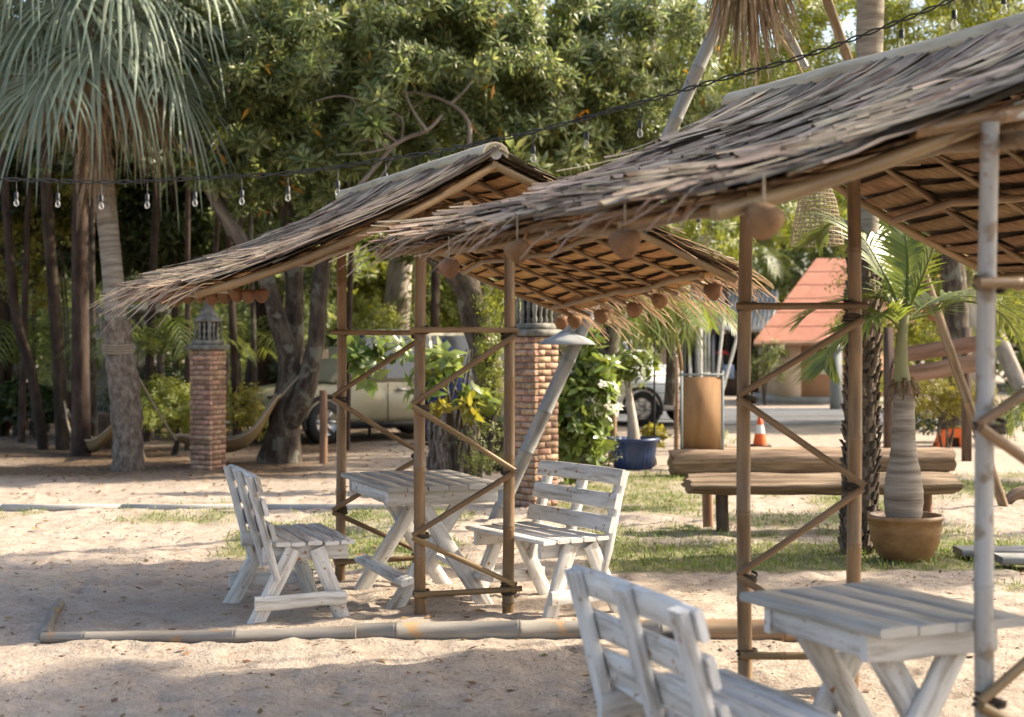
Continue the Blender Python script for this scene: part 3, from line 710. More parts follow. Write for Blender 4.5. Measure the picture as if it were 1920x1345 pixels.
def W(x, y, z, r, n, fy=1, fz=.7): return ((x, y, z), (r, r * fy, r * fz), n)

# --- the multi-stemmed tree left of the middle hut, and its open crown
gb = G(525, 868)
tree('forked_tree', 'mossy forked tree with several dark stems rising behind the middle hut', 'tree',
     [([gb, P(532, 800, 19.2), P(530, 770, 19.2)], [.30, .20, .20]),
      (PL([(528, 780), (545, 690), (520, 600), (497, 520), (420, 400), (370, 260), (330, 120)], [19.2, 19.1, 19, 19, 19, 18.8, 18.6]), [.17, .15, .12, .11, .10, .08, .05]),
      (PL([(530, 790), (548, 680), (552, 560), (548, 460), (530, 330), (560, 180)], 19.3), [.17, .14, .12, .11, .09, .05]),
      (PL([(535, 800), (568, 745), (592, 640), (600, 540), (612, 470), (660, 330), (740, 190)], [19.2, 19, 19, 19, 19.2, 19, 18.6]), [.16, .14, .115, .11, .10, .07, .04])],
     [B(430, 120, 18.2, .9, 320), B(540, 50, 18.5, 1.1, 416), B(650, 110, 17.8, 1.1, 416), B(560, 200, 18.2, .9, 352), B(470, 285, 18.6, .8, 272), B(690, 20, 18.5, 1.2, 416),
      B(770, 70, 18.0, 1.0, 384), B(610, 310, 18.4, .7, 192), B(520, 380, 19, .7, 192), B(690, 250, 19.3, .8, 192), B(430, 200, 19.5, 1.0, 256), B(420, -60, 18.5, 1.2, 240)],
     ROS, .175, leaf_mid, bark, seed=2, jit=.45, dying=5,
     branches=[(PL([(690, 140), (735, 172), (790, 175), (845, 195), (876, 225), (880, 265), (868, 330), (840, 420)], 17.6), [.012, .015, .018, .022, .026, .03, .034, .04]),
               (PL([(640, 385), (690, 330), (745, 268), (800, 245), (830, 215)], 17.4), [.03, .028, .026, .024, .018]),
               (PL([(745, 268), (700, 230), (660, 185)], 17.4), [.02, .016, .01]), (PL([(752, 262), (752, 222), (700, 195), (672, 178)], 17.5), [.018, .016, .012, .008]),
               (PL([(735, 275), (690, 262), (660, 270)], 17.4), [.015, .012, .008]), (PL([(800, 180), (760, 210), (700, 215)], 17.8), [.016, .013, .008]),
               (PL([(740, 290), (715, 330), (690, 350)], 17.4), [.015, .012, .008]), (PL([(800, 245), (770, 200), (755, 150)], 17.3), [.02, .014, .008]), (PL([(845, 195), (880, 160), (900, 120)], 17.3), [.02, .014, .008]), (PL([(700, 195), (640, 180), (590, 190)], 17.3), [.016, .012, .007]), (PL([(745, 268), (700, 285), (630, 290)], 17.2), [.017, .012, .007]), (PL([(352, 225), (375, 310), (400, 370), (440, 430), (480, 500)], 18.8), [.04, .06, .07, .08, .09])])
# --- the tree with the upright grey trunk in the middle of the top edge
tree('rosette_leaved_tree', 'tree with whorled leaves and a thin upright trunk above the middle hut ridge', 'tree',
     [([G(985, 850), P(985, 600, 21), P(990, 330, 20.5), P(984, 230, 20), P(990, 100, 19.8), P(1015, -20, 19.8)], [.16, .14, .12, .11, .09, .08]),
      (PL([(990, 95), (960, 75), (920, 58), (880, 30)], 19.6), [.05, .04, .03, .02])],
     [B(860, 110, 18.0, 1.0, 349), B(900, 20, 18.3, 1.1, 364), B(950, 190, 18.6, .9, 288), B(860, 280, 18.4, .8, 258), B(1060, 60, 19.3, 1.1, 364), B(1080, 180, 18.8, 1.0, 349), B(1160, 110, 19.2, 1.1, 364),
      B(1020, 260, 18.6, .8, 228), B(1140, 250, 19.5, .9, 258), B(780, 330, 19, .8, 228), B(900, 340, 19.5, .8, 197), B(1230, 60, 20, 1.1, 334), B(1230, 190, 20, .9, 228)],
     ROS, .165, leaf_mid, bark_pale, seed=5, jit=.5, dying=6,
     branches=[(PL([(1000, 300), (1080, 230), (1180, 130), (1260, 20)], 20), [.05, .045, .035, .02]), (PL([(1215, 260), (1222, 150), (1218, 60), (1222, -20)], 21), [.09, .085, .06, .03])])
# --- fine leaved trees on the right
def rtree(label, base, limb, blobs, T, size, lm, seed, bm=bark_pale):
    tree('fine_leaved_tree', label, 'tree', [([base] + limb[0], limb[1])], blobs, T, size, lm, bm, 'fine leaved trees beyond the huts', seed=seed, jit=.7)
rtree('fine leaved tree over the near hut roof, left of the tall palm trunk', Vector((0.6, 27, 0)), ([P(1090, 450, 26), P(1210, 200, 25.5), P(1300, 0, 25)], [.2, .16, .12, .08]),
      [B(1270, 120, 23, 1.3, 300), B(1380, 40, 23.5, 1.4, 320), B(1360, 180, 24, 1.2, 260), B(1480, 100, 24, 1.3, 280), B(1300, 300, 25, 1.2, 240), B(1440, 250, 25, 1.1, 220), B(1400, -120, 24, 2.0, 350)], SPR2, .24, leaf_lime, 31)
rtree('fine leaved tree behind the tall palm trunk, its crown at the upper right corner', Vector((8.4, 27, 0)), ([P(1800, 400, 27), P(1780, 150, 27), P(1790, -50, 27)], [.22, .18, .14, .1]),
      [B(1580, 60, 24.5, 1.4, 300), B(1700, 30, 25, 1.4, 320), B(1810, 60, 24, 1.4, 320), B(1900, 10, 24, 1.3, 260), B(1560, 210, 26, 1.2, 240), B(1680, 150, 26, 1.2, 220), B(1700, -130, 25, 2.2, 380), B(1950, 120, 25, 1.3, 200)], SPR2, .26, leaf_lime, 33)
rtree('low leafy tree seen between the two huts above the red roof', Vector((3.9, 40, 0)), ([P(1290, 500, 38), P(1330, 430, 36), P(1300, 330, 36)], [.2, .18, .14, .08]),
      [B(1290, 430, 30, 1.3, 260), B(1350, 400, 31, 1.3, 260), B(1250, 390, 30, 1.1, 200), B(1460, 385, 33, 1.1, 200), B(1540, 350, 33, 1.2, 200), B(1440, 380, 32, 1.2, 200)], SPR2, .30, leaf_lime, 35)
rtree('leafy tree behind the plank railing at the right edge', Vector((11.5, 33, 0)), ([P(1840, 560, 33), P(1830, 480, 33), P(1800, 380, 33)], [.2, .18, .14, .08]),
      [B(1700, 480, 28, 1.4, 300), B(1790, 520, 28, 1.3, 260), B(1880, 560, 27, 1.2, 230), B(1690, 590, 29, 1.2, 240), B(1790, 610, 29, 1.2, 220), B(1650, 420, 29, 1.3, 220), B(1760, 430, 29, 1.3, 220), B(1920, 460, 28, 1.5, 220), B(1660, 660, 30, 1.0, 150)], SPR2, .34, leaf_lime, 37)
# --- the dark grove on the left
grove = [(232 + 120, 800, 11, bark_dark, 352, 400, 'dark trunk just left of the brick pillar, far back'), (415, 800, 9, bark, 452, 420, 'thin leaning stem just right of the pillar lantern'), (-8, 800, 22, bark_dark, 6, 420, 'dark trunk half cut off by the left edge'),
    (650, 800, 11, bark_dark, 660, 420, 'dark stem between the two far posts of the middle hut'), (40, 800, 13, bark_dark, 52, 400, 'dark trunk above the round clay pot'), (152, 855, 34, bark_dark, 150, 430, 'thick reddish brown trunk left of the fan palm'), (118, 775, 24, bark_dark, 88, 380, 'leaning dark trunk wrapped with hammock rope left of the fan palm'),
         (176, 838, 12, bark, 172, 400, 'thin brown trunk close behind the thick reddish trunk'), (8, 790, 16, bark_dark, 30, 420, 'slim bent trunk at the left edge'),
         (82, 790, 20, bark_dark, 25, 560, 'black trunk leaning left near the clay pots'), (275, 800, 16, bark_dark, 292, 400, 'dark trunk just right of the fan palm, far back'),
         (330, 790, 13, bark_dark, 326, 380, 'thin dark trunk above the rounded yellow bush'), (445, 800, 14, bark_dark, 428, 400, 'thin dark trunk between the brick pillar and the forked tree'),
         (480, 790, 10, bark, 470, 420, 'very thin trunk beside the forked tree'), (60, 790, 9, bark, 68, 420, 'slender pale stem near the left edge'), (385, 780, 11, bark_dark, 410, 380, 'far dark trunk behind the pillar lantern')]
for i, (px, py, wpx, bm, tx, ty, lb) in enumerate(grove):
    g = G(px, py); Y = min(g.y, 21.5 + (i * 1.7) % 5); g = P(px, 650, Y); g.z = 0; r_ = wpx / FPX * Y / 2
    tree('thin_tree', lb, 'tree', [([g, P(px + (tx - px) * .4, py + (ty - py) * .4 + 3, Y), P(tx, ty, Y), P(tx + (tx - px) * .5 + 6, ty - 330, Y)], [r_ * 1.15, r_, r_ * .9, r_ * .7])],
         [B(tx + random.uniform(-60, 60), ty - 330 + random.uniform(-60, 60), Y + random.uniform(0, 3), 2.2, 200), B(tx + random.uniform(-90, 90), ty - 200, Y + 2, 1.6, 120)],
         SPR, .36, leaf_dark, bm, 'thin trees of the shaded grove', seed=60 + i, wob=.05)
big = [(-9.5, 27, 'broad dark evergreen filling the far left behind the fan palm', [B(60, 300, 25, 2.2, 367), B(200, 200, 26, 2.4, 367), B(330, 330, 25, 2.0, 332), B(120, 430, 27, 1.3, 262), B(-80, 250, 24, 2.4, 262), B(250, 440, 27, 1.1, 210), B(400, 440, 26, 1.5, 210), B(200, 20, 26, 3, 332)]),
       (-5.0, 29, 'broad dark evergreen behind the forked tree', [B(420, 120, 25, 2.0, 173), B(560, 250, 26, 2.0, 173), B(470, 380, 27, 1.8, 154), B(620, 420, 27, 1.6, 124), B(700, 260, 25, 1.8, 144), B(540, 470, 28, 1.0, 86), B(500, 0, 26, 2.8, 182), B(330, 480, 28, 1.0, 86)]),
       (1.2, 30, 'broad evergreen behind the middle hut roof', [B(850, 200, 25, 1.8, 81), B(1000, 120, 25, 1.8, 71), B(780, 400, 26, 1.5, 77), B(1000, 330, 26, 1.7, 81), B(1150, 260, 26, 1.6, 57), B(900, 30, 25, 2.0, 71), B(1150, 60, 26, 1.8, 52), B(1120, 380, 27, 1.4, 67)])]
for i, (x, y, lb, bl) in enumerate(big):
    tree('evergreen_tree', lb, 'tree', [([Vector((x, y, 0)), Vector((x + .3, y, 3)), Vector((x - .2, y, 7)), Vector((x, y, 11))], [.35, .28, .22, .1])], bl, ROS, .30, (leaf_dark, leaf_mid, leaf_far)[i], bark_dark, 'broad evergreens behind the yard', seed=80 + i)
# --- shade trees standing outside the frame on the right
for i, (x, y, z, lb, bl) in enumerate([
    (7.6, 6.6, 0, 'tall tree right of the yard whose leaves dapple the near hut', [W(4.4, 4.9, 5.6, 1.3, 93), W(5.8, 6.0, 5.6, 1.4, 105), W(7.2, 5.2, 6.0, 1.5, 117), W(6.6, 7.6, 6.4, 1.4, 105), W(8.6, 7, 6.6, 1.7, 111), W(5.2, 3.6, 5.2, 1.2, 80), W(6.8, 3.6, 5.6, 1.4, 93), W(5.6, 7.4, 5.9, .9, 43)]),
    (9.8, 13.5, 0, 'tree right of the log bench throwing shade bands over the grass', [W(8.4, 12.6, 5.6, 1.1, 70), W(10, 14.2, 6, 1.3, 90), W(7.6, 15.5, 5.6, 1.0, 60), W(11, 12.3, 6.8, 1.4, 90), W(9.2, 11.0, 6.4, .9, 40)]),
    (6.6, 22.5, 0, 'tree at the lane throwing shade on the pillars', [W(5.6, 20.5, 7.3, 1.6, 160), W(7.2, 22, 7.6, 1.8, 180), W(-3.4, 24, 8.6, 1.9, 200), W(-5.2, 22.5, 8.4, 2.0, 200)])]):
    tree('shade_tree', lb, 'tree', [([Vector((x, y, 0)), Vector((x + .1, y, 2)), Vector((x - .1, y, 4)), Vector((x, y, 6))], [.22, .19, .16, .08])], bl, ROS, .30, leaf_mid, bark, 'shade trees beside the yard', seed=95 + i, hollow=.2)
# --- far wood that reads as one mass
r_ = np.random.default_rng(77); n = 15000
fx = r_.uniform(-30, 34, n); fy = r_.uniform(48, 64, n); fz = r_.uniform(0, 1, n) ** .9 * (9 + 6 * vnoise(fx, fx * 0, .13, 21))
gap = (fx > 6) & (fx < 13) & (fz < 1.2)
pos = np.stack([fx, fy, fz], 1)[~gap]
obj('far_wood', bake('far_wood', SPR[0], SPR[1], pos, basis_from_axis(r_.normal(size=(len(pos), 3)) + [0, -.4, .6], r_), r_.uniform(.7, 1.5, len(pos))), leaf_far, kind='stuff')
n = 4200
fx = r_.uniform(-16, -1.0, n); fy = r_.uniform(30, 38, n); fz = r_.uniform(0, 1, n) * 7.5
pos = np.stack([fx, fy, fz], 1)
obj('dark_thicket', bake('dark_thicket', SPR[0], SPR[1], pos, basis_from_axis(r_.normal(size=(len(pos), 3)) + [0, -.4, .6], r_), r_.uniform(.4, .8, len(pos))), leaf_mid, kind='stuff')

# --- the fan palm at the upper left
def palm_trunk(root, pts, rad, m, seed=0, ring=0, n=12):
    o = obj('trunk', trunk_mb(pts, rad, n, .16 if m is palm_boot else .05, seed, 6).mesh('trunk', True), m, root); return o
fp = G(240, 880); fan = thing('fan_palm', 'tall palm with drooping blue green fans and a grey trunk at the upper left', 'palm', fp)
palm_trunk(fan, [fp - Vector((0, 0, .1)), P(240, 820, 18.26), P(232, 720, 18.26), P(222, 650, 18.26), P(216, 600, 18.26)], [.21, .185, .195, .175, .185], palm_boot, 3)
palm_trunk(fan, PL([(217, 605), (210, 500), (198, 380), (188, 280), (184, 120)], 18.26), [.135, .13, .125, .14, .15], palm_bark, 4)
r = np.random.default_rng(12); heart = P(180, -25, 18.26)
for k in range(42):
    az = k * 2.399 + .3; el = math.radians(60 - 100 * (k / 41) ** .9); d = Vector((math.cos(az) * math.cos(el), math.sin(az) * math.cos(el), math.sin(el)))
    mb = MB(); fan_frond_mb(mb, heart + Vector((d.x * .1, d.y * .1, .35 - .5 * k / 41)), d, r.uniform(.85, 1.3), r.uniform(1.1, 1.4), r.uniform(.65, 1.15), 36, .055, r); obj('frond', mb.mesh('frond'), frond_blue, fan)
for k in range(9):
    az = k * 2.399; d = Vector((math.cos(az) * .6, math.sin(az) * .6, -.9)); mb = MB()
    fan_frond_mb(mb, heart + Vector((d.x * .15, d.y * .15, -.25)), d, r.uniform(.6, .95), r.uniform(.7, 1.0), 1.1, 22, .04, r); obj('dead_frond', mb.mesh('dead_frond'), frond_dry, fan)
mb = MB()
for k in range(240):      # fibre beard under the crown
    a = r.uniform(0, 6.28); z = r.uniform(-2.5, -.9); p = heart + Vector((math.cos(a) * .16, math.sin(a) * .16 , z)); L = r.uniform(.2, .6)
    q = p + Vector((math.cos(a) * .10, math.sin(a) * .1, -L)); s = Vector((-math.sin(a), math.cos(a), 0)) * .014
    mb.loft([[tuple(p - s), tuple(p + s)], [tuple((p + q) / 2 + Vector((math.cos(a), math.sin(a), 0)) * .04 - s), tuple((p + q) / 2 + Vector((math.cos(a), math.sin(a), 0)) * .04 + s)], [tuple(q - s * .3), tuple(q + s * .3)]], closed=False)
obj('fibre', mb.mesh('fibre'), frond_dry, fan, kind='stuff')
# --- the tall palm on the right with old leaf bases
tp = G(1609, 1037); tall = thing('tall_palm', 'tall palm with a rough ringed trunk right of the log bench', 'palm', tp)
palm_trunk(tall, [tp - Vector((0, 0, .1)), P(1612, 900, 10.85), P(1618, 700, 10.85), P(1622, 560, 10.85)], [.125, .115, .105, .10], palm_boot, 5)
palm_trunk(tall, PL([(1622, 565), (1624, 400), (1628, 200), (1632, 0), (1636, -220)], 10.85), [.10, .095, .098, .10, .09], palm_bark, 6)
bo = MB(); r = np.random.default_rng(5)
for i in range(46):
    z = .02 + i * .047; c = P(1610 + z * 5.5, 1037, 10.85); c.z = z
    for k in range(7):
        a = k * 2 * math.pi / 7 + i * .45 + r.normal(0, .1); o = Vector((math.cos(a), math.sin(a), 0)); s = Vector((-math.sin(a), math.cos(a), 0)); R0 = .118 - .012 * z / 2
        h = r.uniform(.05, .09); w2 = r.uniform(.025, .045); out = r.uniform(.012, .04)
        a0 = c + o * R0; b0_ = c + o * (R0 + out) + Vector((0, 0, h))
        bo.loft([[tuple(a0 - s * w2), tuple(a0 + o * .012), tuple(a0 + s * w2), tuple(a0 - o * .01)], [tuple(b0_ - s * w2 * .6), tuple(b0_ + o * .008), tuple(b0_ + s * w2 * .6), tuple(b0_ - o * .02)]])
obj('leaf_bases', bo.mesh('leaf_bases'), palm_boot, tall, kind='stuff')
hr = P(1636, -230, 10.85)
for k in range(16):
    az = k * 2.399; el = math.radians(60 - 60 * k / 15); d = Vector((math.cos(az) * math.cos(el), math.sin(az) * math.cos(el), math.sin(el)))
    mb = MB(); fan_frond_mb(mb, hr, d, .9, .95, .5, 26, .045, r); obj('frond', mb.mesh('frond'), frond_gr, tall)
mb = MB()
for k in range(190):      # a dead frond hanging in a bunch
    px = r.uniform(1345, 1475); y0 = r.uniform(-160, -60); p = P(1400 + (px - 1400) * .35, y0, 10.9) ; ln = r.uniform(140, 250) * (1 - abs(px - 1410) / 150)
    q = P(px, y0 + ln * .6, 10.9 + r.normal(0, .08)); e = P(px + (px - 1400) * .45, y0 + ln + 25, 10.9 + r.normal(0, .12)); s = Vector((.008, .003, 0))
    mb.loft([[tuple(p - s), tuple(p + s)], [tuple(q - s * 1.3), tuple(q + s * 1.3)], [tuple(e - s * .3), tuple(e + s * .3)]], closed=False)
mb.tube([hr, P(1520, -260, 10.87), P(1440, -190, 10.9), P(1405, -120, 10.9)], [.03, .025, .02, .016], 6)
obj('dead_frond', mb.mesh('dead_frond'), frond_dry, tall)
mb = MB(); mb.tube(PL([(1400, -100), (1440, 40), (1490, 110), (1505, 140)], 10.9), [.02, .018, .014, .008], 6); obj('dead_frond_stalk', mb.mesh('dead_frond_stalk'), straw, tall)
# --- bottle palm in the brown bowl
bp0 = G(1697, 1052); YB = bp0.y; pb = Vector((bp0.x, bp0.y, 0))
pot = thing('bowl_planter', 'wide brown glazed bowl planter holding the bottle palm', 'planter', pb)
prof = [(.13, -.01), (.15, .0), (.20, .06), (.235, .15), (.250, .24), (.252, .29), (.262, .295), (.262, .325), (.238, .325), (.232, .27)]
obj('bowl', MB().lathe(prof, 32, Matrix.Translation(pb)).mesh('bowl', True), pot_brown, pot)
obj('soil', MB().lathe([(.002, .285), (.12, .285), (.236, .275)], 20, Matrix.Translation(pb)).mesh('soil'), terra_dk, pot)
bot = thing('bottle_palm', 'bottle palm with a swollen ringed grey trunk growing in the brown bowl', 'palm', pb + Vector((0, 0, .28)))
M_ = lambda px: (px / FPX * YB)
zz = lambda py: CH + (HY - py) / FPX * YB
pr = []
for i in range(49):
    py = 985 - (985 - 722) * i / 48; t = (985 - py) / 263
    w_ = np.interp(t, [0, .1, .2, .37, .48, .6, .94, 1], [58, 69, 73, 64, 51, 44, 38, 36]); pr.append((M_(w_) / 2 * (1 + (.035 if i % 4 == 0 else 0)), zz(py)))
obj('trunk', MB().lathe(pr, 20, Matrix.Translation((pb.x - .01, pb.y, 0))).mesh('trunk', True), palm_bark, bot)
obj('crownshaft', MB().tube(PL([(1692, 728), (1690, 690), (1690, 640), (1697, 590)], YB), [.066, .05, .042, .03], 10).mesh('crownshaft', True), mat('crownshaft', [(.16, .15, .07), (.26, .25, .12)], (8, 2, 1), rough=.5, rv=0), bot)
fib = MB()
for k in range(60):
    a = r.uniform(0, 6.28); p = Vector((pb.x + math.cos(a) * .075, pb.y + math.sin(a) * .075, zz(715) + r.uniform(-.04, .03))); q = p + Vector((math.cos(a) * .06, math.sin(a) * .06, -r.uniform(.03, .16))); s = Vector((-math.sin(a), math.cos(a), 0)) * .012
    fib.loft([[tuple(p - s), tuple(p + s)], [tuple(q - s * .4), tuple(q + s * .4)]], closed=False)
obj('fibre', fib.mesh('fibre'), litter_m, bot, kind='stuff')
for k, (pts, ll) in enumerate([
    (([(1697, 600), (1740, 590), (1800, 565), (1880, 590), (1935, 680)]), .40), (([(1694, 600), (1660, 560), (1600, 560), (1540, 575), (1500, 600)]), .36), (([(1694, 595), (1650, 500), (1610, 440), (1560, 420), (1530, 450)]), .36),
    (([(1697, 590), (1702, 500), (1696, 430), (1680, 390)]), .26), (([(1700, 590), (1725, 530), (1745, 480), (1760, 440)]), .20), (([(1690, 620), (1660, 590), (1630, 600), (1560, 650), (1545, 690)]), .34),
    (([(1700, 600), (1760, 560), (1850, 560), (1920, 600), (1960, 640)]), .42)]):
    dep = [YB + (.0, .25, .5, .2, -.1, -.3, .55)[k] * j / (len(pts) - 1) for j in range(len(pts))]
    mb = MB(); pinnate_mb(mb, PL(pts, dep), ll * 1.25, 40, .036, r, .22, .013, .18); obj('frond', mb.mesh('frond'), frond_gr, bot)
# --- small feather palms in the background
def areca(label, g, h, nf, L, lm, group='feather palms in the undergrowth', seed=0):
    t = thing('feather_palm', label, 'palm', g, group); r2 = np.random.default_rng(seed)
    obj('trunk', trunk_mb([g, g + Vector((.02, 0, h * .5)), g + Vector((0, 0, h))], [.07, .06, .05], 8, .05, seed).mesh('trunk', True), bark, t)
    for k in range(nf):
        az = k * 2.399 + seed; s = Vector((math.cos(az), math.sin(az), 0)); p = g + Vector((0, 0, h)); el = r2.uniform(.3, 1.1)
        pts = [p, p + s * L * .35 * math.cos(el) + Vector((0, 0, L * .4 * math.sin(el))), p + s * L * .75 * math.cos(el * .8) + Vector((0, 0, L * .42 * math.sin(el))), p + s * L * (.95 if el < .8 else .75) + Vector((0, 0, L * .1 * (el - .6)))]
        mb = MB(); pinnate_mb(mb, pts, L * .30, 20, .035, r2, .5, .012); obj('frond', mb.mesh('frond'), lm, t)
areca('feather palm beside the fan palm trunk with broad shaded fronds', P(300, 780, 22) * 1, .9, 11, 1.5, frond_gr, seed=1)
areca('feather palm right of the brick pillar with drooping dark fronds', Vector((-4.6, 25, 0)), 1.4, 12, 1.8, frond_gr, seed=2)
areca('feather palm at the left edge behind the slim trunk', Vector((-8.3, 25, 0)), 1.2, 11, 1.8, frond_gr, seed=3)
areca('feather palm right of the nearest grey post with yellow fronds', Vector((6.3, 16.5, 0)), .5, 12, 1.3, frond_gr, seed=4)
areca('feather palm with light green fronds between the middle hut posts', Vector((-1.3, 27, 0)), 1.6, 11, 1.9, frond_gr, seed=5)
areca('feather palm behind the red roofed house corner', Vector((6.6, 46, 0)), 3.6, 12, 2.6, frond_gr, seed=6)
areca('small feather palm behind the blue planter with drooping tips', P(1255, 760, 17.5), .9, 10, 1.0, frond_gr, seed=7)
# --- shrubs
def shrub(label, c, blobs, T, size, lm, stems=3, seed=0, name='shrub', group='shrubs around the yard', hollow=.2):
    g = Vector((c[0], c[1], 0)); limbs = []
    r2 = random.Random(seed); top = max(b[0][2] for b in blobs)
    for k in range(stems): limbs.append(([g + Vector((r2.uniform(-.05, .05), r2.uniform(-.05, .05), -.05)), g + Vector((r2.uniform(-.12, .12), 0, top * .5)), g + Vector((r2.uniform(-.3, .3), r2.uniform(-.2, .2), top))], [.022, .016, .008]))
    return tree(name, label, 'shrub', limbs, blobs, T, size, lm, bark, group, seed=seed, hollow=hollow, n=6)
shrub('rounded yellow green bush between the fan palm and the brick pillar', P(325, 850, 20.5), [B(318, 760, 20.5, .42, 260), B(340, 785, 20.5, .30, 110), B(290, 740, 20.6, .22, 60)], SPR2, .15, leaf_lime, seed=1)
shrub('low lime bush at the foot of the fan palm', P(268, 830, 20), [B(268, 790, 20, .16, 60)], SPR2, .12, leaf_lime, seed=2)
shrub('yellow green bush right of the left brick pillar', P(455, 820, 22), [B(450, 765, 22, .38, 200), B(475, 790, 22, .28, 90)], SPR, .15, leaf_yel, seed=3)
shrub('sunlit yellow leaved shrub behind the string lights at the left', P(130, 700, 24), [B(120, 395, 24, .8, 260), B(30, 470, 24, .6, 160), B(160, 360, 24, .5, 120), B(60, 540, 24, .5, 100)], SPR, .22, leaf_yel, stems=4, seed=4)
shrub('lime shrub with red flowers between the middle hut posts', P(690, 700, 25), [B(690, 600, 25, .5, 260), B(650, 630, 25, .35, 120), B(720, 640, 25, .4, 120)], SPR, .16, leaf_lime, seed=5)
shrub('pale green leafy tree behind the red flowered shrub', P(690, 700, 29), [B(690, 530, 29, .9, 220), B(650, 490, 29, .8, 160), B(740, 510, 29, .7, 120)], ROS, .3, leaf_lime, seed=6)
shrub('narrow lime creeper climbing beside the right brick pillar', P(920, 800, 17.5), [B(925, 640, 17.5, .16, 120, 1, 3.2), B(920, 720, 17.5, .18, 110, 1, 2), B(935, 560, 17.5, .22, 90, 1, 1.5)], SPR, .13, leaf_lime, seed=7)
shrub('bright green bank of leaves far behind the leaning dark trunk', P(850, 760, 26), [B(840, 560, 26, .6, 160), B(880, 600, 26, .5, 120), B(930, 520, 26, .6, 140), B(870, 500, 26, .5, 100)], SPR, .28, leaf_lime, seed=8)
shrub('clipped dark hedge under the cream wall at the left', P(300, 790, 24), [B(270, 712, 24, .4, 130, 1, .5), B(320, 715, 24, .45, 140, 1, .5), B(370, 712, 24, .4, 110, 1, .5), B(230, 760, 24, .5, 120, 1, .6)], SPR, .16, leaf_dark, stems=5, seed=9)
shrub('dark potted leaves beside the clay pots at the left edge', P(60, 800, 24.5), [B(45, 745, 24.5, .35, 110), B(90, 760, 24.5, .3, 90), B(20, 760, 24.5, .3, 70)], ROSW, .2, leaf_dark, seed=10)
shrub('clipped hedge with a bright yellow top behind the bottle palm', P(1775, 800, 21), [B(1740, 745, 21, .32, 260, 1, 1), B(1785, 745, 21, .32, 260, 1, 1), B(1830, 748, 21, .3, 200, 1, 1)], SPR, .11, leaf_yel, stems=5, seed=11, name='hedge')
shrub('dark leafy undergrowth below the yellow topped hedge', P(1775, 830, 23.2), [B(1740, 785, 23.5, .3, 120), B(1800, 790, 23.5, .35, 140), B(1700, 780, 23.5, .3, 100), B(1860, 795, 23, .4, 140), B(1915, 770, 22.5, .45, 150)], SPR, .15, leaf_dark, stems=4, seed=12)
shrub('grey green bush beside the tan house wall', P(1435, 735, 38), [B(1430, 690, 38, .55, 150), B(1445, 665, 38, .4, 80)], SPR, .22, leaf_far, seed=13)
shrub('dark low bush at the foot of the round leaved shrub', P(1110, 885, 16.4), [B(1110, 850, 16.4, .32, 170), B(1095, 865, 16.4, .2, 70), B(1070, 860, 16.4, .2, 70)], SPR, .10, leaf_dark, seed=14)
shrub('leafy undergrowth behind the far car in the middle', P(700, 790, 29), [B(620, 690, 29, .7, 150), B(700, 670, 30, .7, 150), B(790, 690, 29, .6, 130), B(560, 700, 29, .6, 120)], ROSW, .3, leaf_dark, seed=15)
shrub('green undergrowth left of the white car', P(1140, 800, 24), [B(1130, 700, 24, .5, 140), B(1160, 640, 25, .5, 120), B(1080, 660, 25, .4, 90)], SPR, .22, leaf_mid, seed=16)
# round leaved shrub with white flowers
t = shrub('round leaved shrub with white flowers right of the right brick pillar', P(1085, 880, 15.7), [B(1085, 740, 15.7, .36, 62), B(1110, 690, 15.7, .24, 34), B(1060, 800, 15.6, .32, 46), B(1085, 800, 15.8, .34, 50), B(1000, 790, 14.8, .22, 30), B(1080, 860, 15.7, .26, 30), B(1100, 640, 15.7, .14, 12)], ROSW, .17, leaf_broad, stems=5, seed=17)
obj('blossom', crown_mesh('blossom', [B(1090, 720, 15.5, .36, 9), B(1130, 740, 15.5, .25, 7)], ROSW, .07, seed=4), bloom_w, t)
shrub('broad leaved sapling behind the middle table with big yellow green leaves', P(850, 880, 15.6), [B(690, 668, 15.5, .28, 11), B(745, 655, 15.5, .22, 7), B(650, 655, 15.6, .16, 5), B(825, 690, 15.4, .24, 11), B(900, 750, 15.4, .2, 9), B(800, 735, 15.4, .16, 6)], ROSW, .19, leaf_broad, stems=6, seed=18)
shrub('ivy and grey green weeds around the shaggy stump', P(900, 880, 15.2), [B(905, 830, 15.2, .24, 110, 1, 1), B(900, 870, 15, .22, 80, 1, .5)], SPR, .08, leaf_far, seed=19)
shrub('yellow green plant beside the shaggy stump', P(890, 860, 15.3), [B(885, 765, 15.2, .14, 9), B(820, 765, 15.2, .1, 5)], ROSW, .15, leaf_yel, seed=20)
shrub('small spiky plant with white flowers below the plywood board', P(1320, 850, 18.2), [B(1310, 822, 18.2, .2, 70), B(1345, 825, 18.2, .18, 40), B(1335, 790, 18.2, .12, 14)], SPR, .13, leaf_mid, seed=21)
tree('pale trunk_tree'.replace(' trunk_tree', '_trunk_tree'), 'thick pale grey trunk lit on one side between the hut posts', 'tree', [([G(735, 800), P(738, 640, 27), P(752, 480, 27), P(760, 300, 27), P(740, 100, 27)], [.34, .27, .21, .19, .14])],
     [B(740, 60, 27, 2.0, 200)], ROS, .35, leaf_far, bark_pale, seed=22, wob=.08)
tree('leaning_tree', 'dark leaning trunk between the posts of the middle hut', 'tree', [([G(945, 880), P(925, 760, 18), P(895, 610, 17.8), P(860, 510, 17.6), P(805, 470, 17.4), P(700, 380, 17.2)], [.22, .19, .175, .17, .13, .08]),
     (PL([(885, 590), (905, 540), (915, 470), (930, 380)], 17.8), [.13, .11, .08, .05])], [B(700, 330, 17.4, .7, 60), B(930, 340, 18, .6, 60)], ROS, .25, leaf_mid, bark, seed=23, wob=.16)
